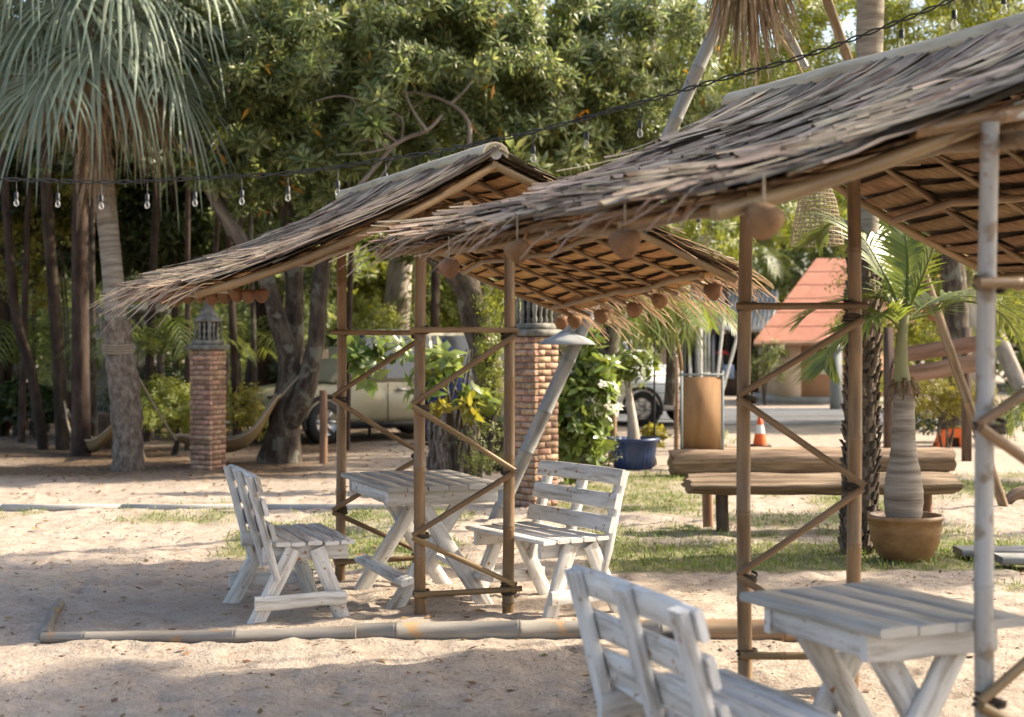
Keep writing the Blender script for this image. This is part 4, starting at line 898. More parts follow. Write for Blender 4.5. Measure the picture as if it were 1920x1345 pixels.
tree('dark_post_tree', 'straight dark trunk behind the two nearest posts of the middle hut', 'tree', [([G(815, 790), P(815, 640, 25), P(817, 470, 25), P(817, 250, 25)], [.09, .08, .075, .06])], [B(820, 180, 25, 1.5, 120)], ROS, .35, leaf_far, bark_dark, seed=24, wob=.04)
tree('mottled_tree', 'mottled grey trunk leaning right behind the grey prop pole', 'tree', [([G(1112, 870), P(1110, 760, 18.5), P(1135, 660, 18.5), P(1165, 570, 18.6), P(1200, 400, 19), P(1240, 250, 19)], [.17, .15, .14, .12, .10, .06])], [B(1250, 260, 19.5, .8, 90)], ROS, .25, leaf_mid, bark, seed=25, wob=.12)
# --- grass, weeds and fallen leaves
r_ = np.random.default_rng(31); n = 190000
gx = r_.uniform(-5, 6.5, n); gy = r_.uniform(8.6, 18, n); k = r_.random(n) < np.clip(grass_w(gx, gy), 0, 1) * .8 * np.clip(1.4 - gy / 16, .3, 1); gx, gy = gx[k], gy[k]
BL = (np.array([(-.5, 0, 0), (.5, 0, 0), (.25, .15, .6), (0, .5, 1)]) * np.array([.07, 1, 1]), np.array([(0, 1, 2), (0, 2, 3)]))
pos = np.stack([gx, gy, ground_z(gx, gy)], 1); ax = np.stack([r_.normal(0, .45, len(gx)), r_.normal(0, .45, len(gx)), np.ones(len(gx))], 1)
obj('grass', bake('grass', BL[0], BL[1], pos, basis_from_axis(ax, r_), r_.uniform(.02, .06, len(gx))), grassm, kind='stuff')
LF = one_leaf(0, 0, 1, .5, 0, .1, 0); LF = (np.array(LF[0]), np.array(LF[1])); n = 9600
fx = np.concatenate([r_.uniform(-6, 5, 2600), r_.uniform(-9, 1, 2000), r_.uniform(-4, 4, 5000)]); fy = np.concatenate([r_.uniform(4.5, 15, 2600), r_.uniform(15, 23, 2000), r_.uniform(5, 13, 5000)])
pos = np.stack([fx, fy, ground_z(fx, fy) + .008], 1); ax = np.stack([r_.normal(0, .25, n), r_.normal(0, .25, n), np.ones(n)], 1)
obj('fallen_leaves', bake('fallen_leaves', LF[0], LF[1], pos, basis_from_axis(ax, r_), np.concatenate([r_.uniform(.02, .07, 2600), r_.uniform(.03, .085, 2000), r_.uniform(.008, .022, 5000)])), litter_m, kind='stuff')
for i, (px, py, s_, m_, lb) in enumerate([(410, 1155, .07, leaf_yel, 'fallen yellow leaf lying before the left bench'), (1020, 1240, .055, leaf_mid, 'fallen green leaf on the sand below the log kerb'), (660, 1315, .06, leaf_mid, 'fallen green leaf near the lower edge')]):
    g = G(px, py); M = Matrix.Translation((g.x, g.y, zg(g.x, g.y) + .02)) @ Matrix.Rotation(.5 + i, 4, 'Z') @ Matrix.Rotation(.35, 4, 'Y') @ Matrix.Scale(s_ * 1.5, 4)
    tag(obj('fallen_leaf', mesh_np('fallen_leaf', LF[0], LF[1]), m_, None, M), lb, 'leaf', 'single fallen leaves')
# ------------------------------------------------------------------ brick pillars with stone lanterns
def brick_meshes(L, D, H):
    out = []
    for i in range(4):
        r = random.Random(i * 7 + int(L * 1000)); j = lambda a: a + r.uniform(-.0035, .0035)
        rings = []
        for x in (-L / 2, -L / 2 + .006, L / 2 - .006, L / 2):
            k = .005 if abs(x) > L / 2 - .001 else 0
            rings.append([(j(x), -D / 2 + k, -H / 2 + k), (j(x), D / 2 - k, -H / 2 + k), (j(x), D / 2 - k, H / 2 - k), (j(x), -D / 2 + k, H / 2 - k)])
        m = MB().loft(rings).mesh('brick'); m.materials.append(brick_m); out.append(m)
    return out
BRL = brick_meshes(.178, .05, .050); BRS = brick_meshes(.094, .05, .050)
def pillar(label, g, side, rot, H, lab2, spire):
    t = thing('brick_pillar', label, 'pillar', g, 'brick pillars with lanterns'); R = Matrix.Translation(g) @ Matrix.Rotation(rot, 4, 'Z')
    obj('mortar_core', MB().box(R @ Matrix.Translation((0, 0, H / 2 - .05)), side - .016, side - .016, H + .1).mesh('mortar_core'), mortar, t)
    n = int(H / .0605); r = random.Random(5)
    for c in range(n):
        z = .03 + c * (H - .005) / n
        for s in range(4):
            A = R @ Matrix.Rotation(s * math.pi / 2, 4, 'Z')
            o = side / 2 - .025 + r.uniform(-.003, .005)
            xs_ = ((-side / 2 + .05 + .042, .094, BRS), (side / 2 - .089, .178, BRL)) if (c + s) % 2 else ((-side / 2 + .05 + .084, .178, BRL), (side / 2 - .047, .094, BRS))
            for x, L, ms in xs_:
                if x > 0: x = min(x, side / 2 - L / 2)
                obj('brick', r.choice(ms), None, t, A @ Matrix.Translation((x + r.uniform(-.002, .002), -o, z)) @ Matrix.Rotation(r.uniform(-.012, .012), 4, 'Z'))
    g2 = g + Vector((0, 0, H)); l = thing('stone_lantern', lab2, 'lantern', g2, 'stone lanterns on the pillars'); T = R @ Matrix.Translation((0, 0, H))
    obj('slab', MB().box(T @ Matrix.Translation((0, 0, .03)), side + .07, side + .07, .06).mesh('slab'), stone, l)
    obj('foot', MB().box(T @ Matrix.Translation((0, 0, .09)), side - .03, side - .03, .06).mesh('foot'), stone, l)
    w2 = side * .36; h0, h1 = .12, .12 + (.22 if spire else .30)
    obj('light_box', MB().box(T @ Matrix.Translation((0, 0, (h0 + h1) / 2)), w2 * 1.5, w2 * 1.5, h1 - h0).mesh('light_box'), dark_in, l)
    for k in range(16):
        s, i = divmod(k, 4); A = T @ Matrix.Rotation(s * math.pi / 2, 4, 'Z'); x = (-1.5 + i) * w2 * .62
        obj('baluster', MB().lathe([(.012, h0), (.022, h0 + .03), (.010, h0 + .07), (.022, (h0 + h1) / 2), (.010, h1 - .07), (.022, h1 - .03), (.012, h1)], 8, A @ Matrix.Translation((x, -w2, 0))).mesh('baluster', True), stone, l)
    obj('eave', MB().lathe([(.06, h1 + .01), (side * .56, h1), (side * .60, h1 + .025), (side * .52, h1 + .05), (side * .36, h1 + .075), (.05, h1 + .10)], 8, T @ Matrix.Rotation(math.pi / 8, 4, 'Z')).mesh('eave'), stone, l)
    sp = [(side * .34, h1 + .08), (side * .30, h1 + .13), (side * .20, h1 + .17), (.045, h1 + .22), (.05, h1 + .25), (.03, h1 + .30), (.02, h1 + .42), (.016, h1 + .58), (.004, h1 + .72)]
    obj('spire', MB().lathe(sp if spire else sp[:6] + [(.004, h1 + .36)], 12, T).mesh('spire', True), stone, l)
pillar('red brick pillar left of the middle hut, half in sun', G(390, 880), .31, math.radians(-27), 1.46, 'weathered stone lantern with a tall spire on the left brick pillar', True)
pillar('paler brick pillar right of the middle hut, behind the grey prop pole', G(1002, 948), .32, math.radians(45), 1.60, 'stone lantern with baluster cage on the right brick pillar', False)

# ------------------------------------------------------------------ log kerb, concrete kerb, slabs
def log(label, p0, p1, r0, r1, m, seed):
    p0, p1 = Vector(p0), Vector(p1); L = (p1 - p0).length
    me = bamboo_mb(L, r0, .75, 14, .012, seed, r1 / r0).mesh('bamboo_log', True)
    return tag(obj('bamboo_log', me, m, None, frame(p0, p1)), label, 'log', 'bamboo logs edging the hut floor')
zl = .04
log('long grey bamboo log on the sand, left half of the log kerb', Q(78, 1196, zl - .015), Q(668, 1190, zl), .029, .046, bam_log, 3)
log('pale bamboo log lying in line right of the grey log, below the middle table', Q(662, 1187, zl), Q(1292, 1184, zl + .005), .050, .056, bam_log, 4)
log('brown bamboo log ending behind the nearest table, right end of the log kerb', Q(1288, 1184, zl + .02), Q(1700, 1178, zl + .02), .062, .064, mat('brown_log', [(.17, .10, .055), (.27, .17, .10), (.36, .26, .17)], (12, 1.6, 1), rough=.7, rv=.05, bump=.3, bscale=.008), 5)
log('short grey bamboo log turning back from the left corner of the kerb', Q(84, 1192, zl - .015), Q(112, 1130, zl - .015), .029, .028, bam_log, 6)
k0 = Vector((-8.5, 13.75, 0)); kerb = MB()
for i, (a, b) in enumerate([(-8.5, -6.6), (-6.58, -4.7), (-4.68, -3.6), (-3.58, -2.3), (-2.28, -1.0)]):
    kb = MB().box(Matrix.Translation(((a + b) / 2, 13.7 + random.uniform(-.02, .02), .02)), b - a, .10, .06).mesh('kerb_stone'); 
    if i == 0: kerb_root = obj('kerb', kb, concrete, kind='structure')
    else: obj('kerb_stone', kb, concrete, kerb_root)
for i, (x0, x1, y, lb) in enumerate([(3.15, 4.8, 10.55, 'pale plank lying on the grass right of the bowl planter'), (3.3, 4.9, 10.15, 'second pale plank nearer the camera, right of the bowl planter')]):
    plk = obj('ground_plank', plank_mesh('ground_plank', .26, .05, x1 - x0, .01, .006, 6, 90 + i), grey_wood, None, frame((x0, y, .055), (x1, y - .05, .055), (0, 1, 0)))
    tag(plk, lb, 'plank', 'planks on the grass')

# ------------------------------------------------------------------ string lights
def string_light(label, pts, Ys, bulbs, off):
    w_ = PL(pts, Ys); dense = trunk_mb(w_, .01, 4, 0, 0, 14); t = thing('string_light', label, 'string light', w_[0], 'string lights over the yard')
    ctr = np.array(dense.v[0]).reshape(-1, 4, 3).mean(1)
    for s in (0, 1):
        p = [Vector(c) + Vector((0, .012 * math.sin(i * .9 + s * 3.14), .014 * math.cos(i * .9 + s * 3.14))) for i, c in enumerate(ctr)]
        obj('cable', MB().tube(p, .0065, 5).mesh('cable', True), cablem, t)
    pxs = CX + ctr[:, 0] / ctr[:, 1] * FPX
    for bx, by in bulbs:
        i = int(np.argmin(abs(pxs - bx))); c = Vector(ctr[i]); z = CH + (HY - by) / FPX * c.y; q = Vector((c.x, c.y, z))
        so = obj('lamp_holder', MB().tube([c, q + Vector((0, 0, .075)), q + Vector((0, 0, .07)), q + Vector((0, 0, .015))], [.003, .003, .018, .019], 8).mesh('lamp_holder', True), cablem, t)
        obj('bulb', MB().lathe([(.010, .018), (.013, .005), (.021, -.016), (.022, -.028), (.016, -.045), (.002, -.053)], 12, Matrix.Translation(q)).mesh('bulb', True), glass, so)
string_light('black twisted cable of clear bulbs crossing the whole yard from left to upper right',
    [(-60, 336), (60, 338), (200, 342), (340, 336), (540, 325), (700, 303), (860, 277), (1000, 247), (1200, 193), (1330, 155), (1500, 108), (1640, 58), (1780, 2), (1900, -50)],
    [13.2, 13, 12.8, 12.6, 12.3, 12, 11.7, 11.4, 11, 10.7, 10.4, 10.2, 10, 9.8],
    [(28, 376), (112, 378), (194, 382), (279, 380), (367, 376), (455, 373), (544, 366), (631, 356), (722, 342), (1002, 292), (1098, 266), (1196, 245), (1690, 76), (1787, 40), (1880, 12)], 0)
string_light('sagging strand with two bulbs hanging in the gap between the huts', [(1180, 330), (1310, 345), (1420, 352), (1536, 345), (1640, 320), (1700, 290)], 12.0, [(1311, 420), (1538, 362)], 0)

# ------------------------------------------------------------------ hanging coconut shells
def shell(label, p, top, r, m, rx=0, group='coconut shells hanging from the eaves'):
    t = thing('coconut_shell', label, 'coconut shell', p, group)
    M = Matrix.Translation(p) @ Matrix.Rotation(rx, 4, 'Y') @ Matrix.Scale(r, 4)
    obj('shell', MB().lathe([(.02, -1.05), (.3, -.98), (.66, -.68), (.92, -.2), (1.0, .2), (.93, .5), (.7, .68), (.35, .76), (.03, .78)], 14, M).mesh('shell', True), m, t)
    obj('cord', MB().tube([p + Vector((0, 0, .4 * r)), top], .003, 4).mesh('cord'), rope, t)
def eave_at(sl, px):
    best = min(np.linspace(-.05, 1.05, 221), key=lambda u: abs(CX + sl(u, 1.0).x / sl(u, 1.0).y * FPX - px)); return sl(float(best), 1.0), float(best)
for px, py, lb in [(1337, 545, 'coconut shell under the right eave of the middle hut, nearest the near brown post'), (1237, 563, 'coconut shell under the right eave of the middle hut, second from the near corner'), (1190, 580, 'coconut shell under the middle hut eave, above the white car'),
                   (1128, 592, 'coconut shell under the middle hut eave, above the white flowered shrub'), (1078, 602, 'coconut shell under the middle hut eave, just right of the lantern'), (1042, 604, 'orange coconut shell right in front of the right stone lantern')]:
    p, u = eave_at(A_R, px); q = Vector((p.x, p.y, CH + (HY - py) / FPX * p.y)); shell(lb, q, q + Vector((0, 0, max(.06, p.z - q.z + .02))), .058, terra, random.uniform(-.2, .2))
for px, Y, py, rr, lb in [(970, 5.15, 470, .045, 'blurred coconut shell hanging in front of the right post of the middle hut'), (1172, 4.5, 455, .05, 'blurred coconut shell hanging from the near hut before the middle hut roof'),
                      (842, 5.75, 502, .042, 'blurred coconut shell at the low end of the near hut eave'), (1432, 4.0, 412, .055, 'largest coconut shell, hanging beside the near brown post')]:
    q = P(px, py, Y); shell(lb, q, q + Vector((0, 0, .12)), rr, terra, random.uniform(-.4, .4))
for i, px in enumerate(range(306, 492, 23)):
    q = P(px, 560 - (px - 300) * .045 + random.uniform(-3, 3), 8.9 - (px - 300) * .001)
    zt = P(px, 545 - (px - 300) * .07, q.y).z + .13
    ORD = ['first', 'second', 'third', 'fourth', 'fifth', 'sixth', 'seventh', 'eighth', 'ninth'][i]
    shell(ORD + ' from the left of the small shells in a row under the middle hut roof', q, Vector((q.x, q.y, zt)), .046, terra, random.uniform(-.3, .3), 'row of small shells under the left eave')

# ------------------------------------------------------------------ prop poles, disc lamp, wicker lamp
def pole(name, label, p0, p1, r, m, pitch=.5):
    p0, p1 = Vector(p0), Vector(p1); L = (p1 - p0).length
    return tag(obj(name, bamboo_mb(L, r, pitch, 12, .03, 8, .85).mesh(name, True), m, None, frame(p0, p1)), label, 'pole', 'leaning prop poles')
pole('prop_pole', 'thick grey bamboo prop leaning right from behind the right bench to the top edge', G(928, 977), P(1392, -60, 12.0), .062, grey_wood, .45)
pole('prop_pole', 'brown prop pole leaning left behind the nearest grey post', G(1882, 950), P(1540, -30, 12.3), .046, old_wood)
pole('prop_pole', 'pale short prop leaning right from the tall palm near the upper edge', P(1455, 40, 11.4), P(1512, 128, 11.2), .03, bam_grey)
q = P(1063, 640, 12.55); dl = thing('disc_lamp', 'flat grey disc shaped lamp shade fixed on the grey prop pole', 'lamp', q)
obj('shade', MB().lathe([(.235, -.03), (.24, -.022), (.19, .015), (.10, .055), (.05, .085), (.045, .07), (.09, .04), (.18, .0), (.225, -.03)], 24, Matrix.Translation(q)).mesh('shade', True), grey_wood, dl)
obj('neck', MB().tube([q + Vector((0, 0, .06)), q + Vector((.06, -.02, .18)), q + Vector((.15, -.03, .30))], [.05, .07, .055], 10).mesh('neck', True), grey_wood, dl)
q = P(1532, 405, 11.8); wl = thing('wicker_lamp', 'woven wicker lampshade hanging between the near hut posts', 'lamp', q); Hh = .46
prof = lambda z: .10 + .105 * (1 - z) ** .6
for k in range(22):
    a = 2 * math.pi * k / 22; obj('rib', MB().tube([q + Vector((math.cos(a + s * .5) * prof(s), math.sin(a + s * .5) * prof(s), -Hh / 2 + Hh * s)) for s in (0, .25, .5, .75, 1)], .0045, 4).mesh('rib'), wicker, wl)
for k in range(15):
    s = k / 14; obj('hoop', MB().tube([q + Vector((math.cos(a) * prof(s), math.sin(a) * prof(s), -Hh / 2 + Hh * s)) for a in np.linspace(0, 2 * math.pi, 25)], .005, 4, False).mesh('hoop'), wicker, wl)
obj('cord', MB().tube([q + Vector((0, 0, Hh / 2)), q + Vector((0, 0, .8))], .004, 4).mesh('cord'), cablem, wl)

# ------------------------------------------------------------------ log bench and big log
lb_ = G(1500, 995); YL = lb_.y; x0 = (1288 - CX) / FPX * YL; x1 = (1795 - CX) / FPX * YL
lbt = thing('log_bench', 'rustic bench made of a thick plank on stubby legs, behind the near hut', 'bench', Vector(((x0 + x1) / 2, YL, 0)))
def rough_slab(p0, p1, wd, th, seed, n=14):
    r = np.random.default_rng(seed); L = (Vector(p1) - Vector(p0)).length; rings = []; gr = r.normal(0, .12, 22)
    for i in range(n):
        gr = gr * .96 + r.normal(0, .034, 22)
        k = 1 + r.normal(0, .05); e = .9 if i in (0, n - 1) else 1
        rings.append([(math.cos(a) * wd / 2 * k * e * (1 + gr[q_] * .8), math.sin(a) * th / 2 * e * (1 + gr[q_] * 1.5), L * i / (n - 1) + (r.normal(0, .014) if i in (0, n - 1) else 0)) for q_, a in enumerate(np.linspace(0, 2 * math.pi, 22, endpoint=False) + .22)])
    return MB().loft(rings)
obj('seat', rough_slab((x0, YL, .37), (x1, YL + .1, .37), .42, .14, 2).mesh('seat'), old_wood, lbt, frame((x0, YL, .37), (x1, YL + .1, .37), (0, 1, 0)))
for px, py0, py1, wp, m_, dy in [(1326, 915, 955, 20, rail_wood, 1.3), (1353, 915, 995, 24, dark_wood, 0), (1738, 918, 975, 20, rail_wood, .6), (1700, 918, 990, 22, dark_wood, .1)]:
    Yl = YL + dy * .25; a = P(px, py0, Yl); b = Vector((a.x + .01, Yl, -.04)); obj('leg', MB().tube([b, (a + b) / 2, a], wp / FPX * YL / 2, 8, True, .1, px).mesh('leg'), m_, lbt)
bl = G(1500, 893); YB2 = bl.y; p0 = P(1256, 866, YB2); p1 = P(1782, 862, YB2 + .3)
tag(obj('big_log', rough_slab(p0, p1, .33, .31, 8, 20).mesh('big_log'), old_wood, None, frame(p0, p1, (0, 1, 0))), 'long split tree log lying behind the log bench', 'log')
p0 = G(1890, 945); t = thing('driftwood', 'small piece of root wood on the grass at the right edge', 'driftwood', p0)
obj('root', trunk_mb([p0 + Vector((-.05, 0, .0)), p0 + Vector((.08, .02, .08)), p0 + Vector((.28, .05, .12)), p0 + Vector((.5, .1, .06))], [.03, .06, .07, .03], 8, .25, 3).mesh('root'), old_wood, t)

# ------------------------------------------------------------------ blue planter with caudex plant
g = G(1188, 880); bp_ = thing('blue_planter', 'big dark blue ribbed plastic planter behind the right bench', 'planter', g)
rings = []
for rr, z in [(.20, 0), (.235, .02), (.265, .18), (.29, .34), (.315, .345), (.32, .385), (.295, .385), (.28, .30)]:
    rings.append([(g.x + math.cos(a) * rr * (1 + (.018 * math.cos(a * 28) if .02 <= z < .34 else 0)), g.y + math.sin(a) * rr * (1 + (.018 * math.cos(a * 28) if .02 <= z < .34 else 0)), z) for a in np.linspace(0, 2 * math.pi, 112, endpoint=False)])
obj('tub', MB().loft(rings, True, False).mesh('tub', True), blue_p, bp_)
obj('soil', MB().lathe([(.002, .33), (.28, .32)], 20, Matrix.Translation(g)).mesh('soil'), terra_dk, bp_)
cp = g + Vector((0, 0, .32)); Yg = g.y
cx_ = tree('caudex_plant', 'plant with a thick tapering grey stem growing in the blue planter', 'plant', [([cp, P(1186, 790, Yg), P(1180, 745, Yg), P(1176, 705, Yg)], [.085, .06, .045, .032])],
     [B(1180, 690, Yg, .24, 16), B(1150, 700, Yg, .14, 7), B(1212, 680, Yg, .16, 8)], ROSW, .15, leaf_broad, bark_pale, seed=3, wob=.03)
shrub('leafy yellow green plant rising behind the blue planter', P(1225, 860, 18.9), [B(1222, 815, 18.9, .15, 24)], ROSW, .14, leaf_yel, seed=32)
mb = MB(); r = np.random.default_rng(9)
for k in range(60):
    px = r.uniform(1165, 1285); p = P(px, r.uniform(540, 610), 17.2 + r.normal(0, .3)); ln = r.uniform(.25, .6); d = Vector((r.normal(.05, .12), r.normal(0, .1), -ln)); s = Vector((.013, .003, 0))
    mb.loft([[tuple(p - s * .6), tuple(p + s * .6)], [tuple(p + d * .5 + Vector((.03, 0, .03)) - s), tuple(p + d * .5 + Vector((.03, 0, .03)) + s)], [tuple(p + d - s * .15), tuple(p + d + s * .15)]], closed=False)
wp_ = thing('weeping_palm', 'palm with drooping yellow green leaflets behind the right eave of the middle hut', 'palm', Vector((2.25, 18.9, 0))); 
obj('trunk', trunk_mb([Vector((2.25, 18.9, -.05)), P(1285, 760, 18.7), P(1270, 640, 18.5), P(1240, 540, 18)], [.035, .03, .028, .02], 8, .05, 2).mesh('trunk', True), bam, wp_)
for k, pts in enumerate([[(1240, 545), (1215, 520), (1185, 540), (1165, 590)], [(1240, 545), (1262, 520), (1285, 550), (1290, 620)], [(1240, 545), (1225, 530), (1200, 560), (1190, 640)]]):
    m2 = MB(); pinnate_mb(m2, PL(pts, 17.5), .6, 16, .03, r, .9, .01, 0); obj('frond', m2.mesh('frond'), frond_gr, wp_)
obj('leaflets', mb.mesh('leaflets'), frond_gr, wp_, kind='stuff')

# ------------------------------------------------------------------ stump, garden chair, posts, pots
g = G(850, 888); st = thing('shaggy_stump', 'shaggy hollow palm stump behind the middle table', 'stump', g); r = np.random.default_rng(3)
obj('body', trunk_mb([g - Vector((0, 0, .05)), g + Vector((0, 0, .3)), g + Vector((0, 0, .55)), g + Vector((.02, 0, .80))], [.29, .27, .25, .23], 16, .22, 3).mesh('body'), palm_boot, st)
mb = MB()
for k in range(170):
    a = r.uniform(0, 6.28); z = r.uniform(.1, .82); p = g + Vector((math.cos(a) * .27, math.sin(a) * .27, z)); q2 = p + Vector((math.cos(a) * .05, math.sin(a) * .05, -r.uniform(.15, .35))); s = Vector((-math.sin(a), math.cos(a), 0)) * .02
    mb.loft([[tuple(p - s), tuple(p + s)], [tuple((p + q2) / 2 + (p - g - Vector((0, 0, z))) * .12 - s), tuple((p + q2) / 2 + (p - g - Vector((0, 0, z))) * .12 + s)], [tuple(q2 - s * .4), tuple(q2 + s * .4)]], closed=False)
obj('bark_strips', mb.mesh('bark_strips'), palm_boot, st, kind='stuff')
g = P(908, 870, 20); g.z = 0; ch = thing('garden_chair', 'pale grey garden chair with holes in its back, behind the middle hut', 'chair', g)
for x, z in ((-.2, .62), (-.067, .62), (.067, .62), (.2, .62)): obj('back_bar', MB().box(Matrix.Translation(g + Vector((x, .18, z))), .06, .025, .36).mesh('back_bar'), white_pt, ch)
for z in (.45, .62, .81): obj('back_rail', MB().box(Matrix.Translation(g + Vector((0, .155, z))), .48, .02, .06).mesh('back_rail'), white_pt, ch)
obj('seat', MB().box(Matrix.Translation(g + Vector((0, -.02, .42))), .48, .42, .03).mesh('seat'), white_pt, ch)
for x in (-.2, .2):
    for y in (-.2, .17): obj('leg', MB().box(Matrix.Translation(g + Vector((x, y, .2))), .04, .04, .42).mesh('leg'), white_pt, ch)
def stake(label, g, H, r, m):
    tag(obj('wooden_post', MB().tube([g - Vector((0, 0, .1)), g + Vector((.004, 0, H * .5)), g + Vector((0, 0, H)), g + Vector((0, 0, H + .01))], [r, r * .97, r * .95, r * .8], 10).mesh('wooden_post', True), m, None), label, 'post', 'wooden posts in the yard')
stake('short brown wooden post left of the middle hut, before the beige car', G(606, 870), .93, .052, rail_wood)
stake('orange brown post between the flowering shrub and the blue planter', G(1148, 868), .95, .055, bam)
stake('tall slim post left of the plywood board', G(1268, 850), 1.35, .036, bam)
def clay_pot(label, g, r, h, m):
    tag(obj('clay_pot', MB().lathe([(r * .55, 0), (r * .8, h * .2), (r, h * .6), (r * .92, h * .9), (r, h), (r * .85, h), (r * .8, h * .7)], 20, Matrix.Translation(g)).mesh('clay_pot', True), m, None), label, 'pot', 'clay pots')
clay_pot('round reddish clay pot under dark leaves at the left edge', G(44, 806), .20, .30, terra_dk)
clay_pot('tall dark clay jar between the thick trunk and the fan palm', G(203, 842), .16, .52, terra_dk)
clay_pot('small clay pot at the very left edge', G(8, 806), .16, .22, terra)

# ------------------------------------------------------------------ hammocks
def hammock(label, pts, Ys, r0, r1, wd, m):
    W_ = PL(pts, Ys); t = thing('hammock', label, 'hammock', Vector((W_[2].x, W_[2].y, 0)), 'hammocks slung between the trunks')
    body = W_[1:-1]; d = trunk_mb(body, .01, 4, 0, 0, 6); c = np.array(d.v[0]).reshape(-1, 4, 3).mean(1); n = len(c); rings = []
    for i, p in enumerate(c):
        s = math.sin(math.pi * (i + .6) / (n + .2)) ** .5; ring = []
        for k in range(9):
            a = math.pi * (k / 8) ; ring.append((p[0] + .04 * math.cos(a), p[1] - math.cos(a) * wd / 2 * s, p[2] + (1 - math.sin(a)) * wd * .32 * s))
        rings.append(ring)
    obj('net', MB().loft(rings, closed=False).mesh('net', True), m, t)
    for side in (0, -1): obj('edge_cord', MB().tube([rg[side] for rg in rings], .014, 5).mesh('edge_cord'), rope, t)
    for a, b in ((W_[0], W_[1]), (W_[-1], W_[-2])): obj('hanging_rope', MB().tube([a, a.lerp(b, .5) - Vector((0, 0, .03)), b], .012, 5).mesh('hanging_rope'), rope, t)
hammock('brown net hammock hanging low between the leaning dark trunk and the fan palm', [(112, 690), (124, 775), (140, 835), (180, 848), (222, 800), (238, 690)], [22.0, 21.5, 21, 20.5, 19.6, 18.5], 0, 0, .62, net_m)
hammock('brown hammock tied to the forked tree and hanging behind the left brick pillar', [(590, 665), (522, 748), (470, 832), (400, 850), (330, 826), (250, 690)], [19.0, 18.9, 18.9, 18.9, 18.7, 18.3], 0, 0, .55, net_m)
for px, py, Y, rr, lb in [(592, 662, 19.1, .155, 'rope wound round the right stem of the forked tree'), (222, 652, 18.26, .185, 'rope wound round the fan palm trunk')]:
    c = P(px, py, Y); o = MB()
    for k in range(4): o.tube([c + Vector((math.cos(a) * rr, math.sin(a) * rr, .03 * k - .05 + .02 * math.sin(a))) for a in np.linspace(0, 2 * math.pi, 17)], .011, 5, False)
    tag(obj('rope_wrap', o.mesh('rope_wrap'), rope), lb, 'rope', 'ropes tied round trunks')

# ------------------------------------------------------------------ plywood board, wire fence, railing, cone, barrier
g = P(1316, 850, 17.3); g.z = 0; bd = thing('notice_board', 'plain brown plywood board standing on thin green legs', 'board', g)
obj('panel', MB().box(Matrix.Translation((g.x, g.y, CH + (HY - 775) / FPX * 17.3)), .44, .02, .84).mesh('panel'), ply, bd)
for dx in (-.235, .24): obj('leg', MB().box(Matrix.Translation((g.x + dx, g.y, .60)), .03, .03, 1.24).mesh('leg'), grey_pt, bd)
obj('top_bar', MB().box(Matrix.Translation((g.x, g.y, 1.175)), .51, .035, .025).mesh('top_bar'), grey_pt, bd)
g = P(1227, 850, 18.6); wf = thing('wire_fence', 'thin black wire fence in front of the white car', 'fence', Vector((g.x, g.y, 0)))
for px in (1180, 1227, 1283): p = P(px, 840, 18.6); obj('fence_post', MB().tube([Vector((p.x, p.y, -.05)), Vector((p.x, p.y, 1.6))], .012, 6).mesh('fence_post'), cablem, wf)
for z in np.arange(.15, 1.35, .11): obj('wire', MB().tube([Vector((P(1175, 0, 18.6).x, 18.6, z)), Vector((P(1285, 0, 18.6).x, 18.6, z))], .0035, 4).mesh('wire'), cablem, wf)
g = P(1690, 760, 19.5); rl = thing('plank_railing', 'brown plank railing behind the bottle palm, sloping up to the right', 'railing', Vector((g.x, g.y, 0)))
for (a, b, wd) in [((1672, 668), (1850, 642), .20), ((1668, 708), (1850, 678), .22)]: plank('rail', P(*a, 19.5), P(*b, 19.0), wd, .05, (0, 0, 1), rail_wood, rl)
for px in (1668, 1815): p = P(px, 640, 19.45); obj('fence_post', MB().box(Matrix.Translation((p.x, p.y + .06, .85)), .11, .09, 1.8).mesh('fence_post'), dark_wood, rl)
g = G(1425, 838); cn = thing('traffic_cone', 'orange and white traffic cone on the lane behind the log bench', 'traffic cone', g)
obj('base', MB().box(Matrix.Translation(g + Vector((0, 0, .015))), .30, .30, .03).mesh('base'), black, cn)
for nm, a, b, m_ in (('cone', .03, .20, orange_p), ('band', .20, .33, white_pt), ('cone', .33, .48, orange_p)):
    rz = lambda z: .115 - .19 * z; obj(nm, MB().lathe([(rz(a), a), (rz(b), b)] + ([(.005, b + .005)] if b > .4 else []), 16, Matrix.Translation(g)).mesh(nm, True), m_, cn)
g = G(1782, 838); br = thing('road_barrier', 'orange plastic barrier block with a yellow top behind the log bench', 'barrier', g)
s_ = g.y / FPX; out = [(-30, 0), (-18, 30), (-12, 34), (26, 36), (28, 0), (14, 0), (12, 18), (0, 18), (-2, 0)]
out = [(x * s_, y * s_) for x, y in out]
rg = [[(g.x + x, g.y + d, z) for x, z in out] for d in (-.12, .12)]
mbb = MB().loft(rg, True, False); nn = len(out)
for i_, fl in ((0, 1), (1, 0)):
    Vv = rg[i_]; Fq = [(0, 1, 7, 8), (1, 2, 6, 7), (2, 3, 5, 6), (3, 4, 5, 5)][:3]; mbb.add(Vv, [f if not fl else f[::-1] for f in Fq]); mbb.add([Vv[3], Vv[4], Vv[5], tuple(np.array(Vv[3]) * .5 + np.array(Vv[5]) * .5)], [(0, 1, 2, 3) if not fl else (3, 2, 1, 0)])
obj('body', mbb.mesh('body'), orange_p, br); obj('top_strip', MB().box(Matrix.Translation((g.x + .06, g.y, 37.5 * s_)), .26, .20, .025).mesh('top_strip'), leaf_yel, br)

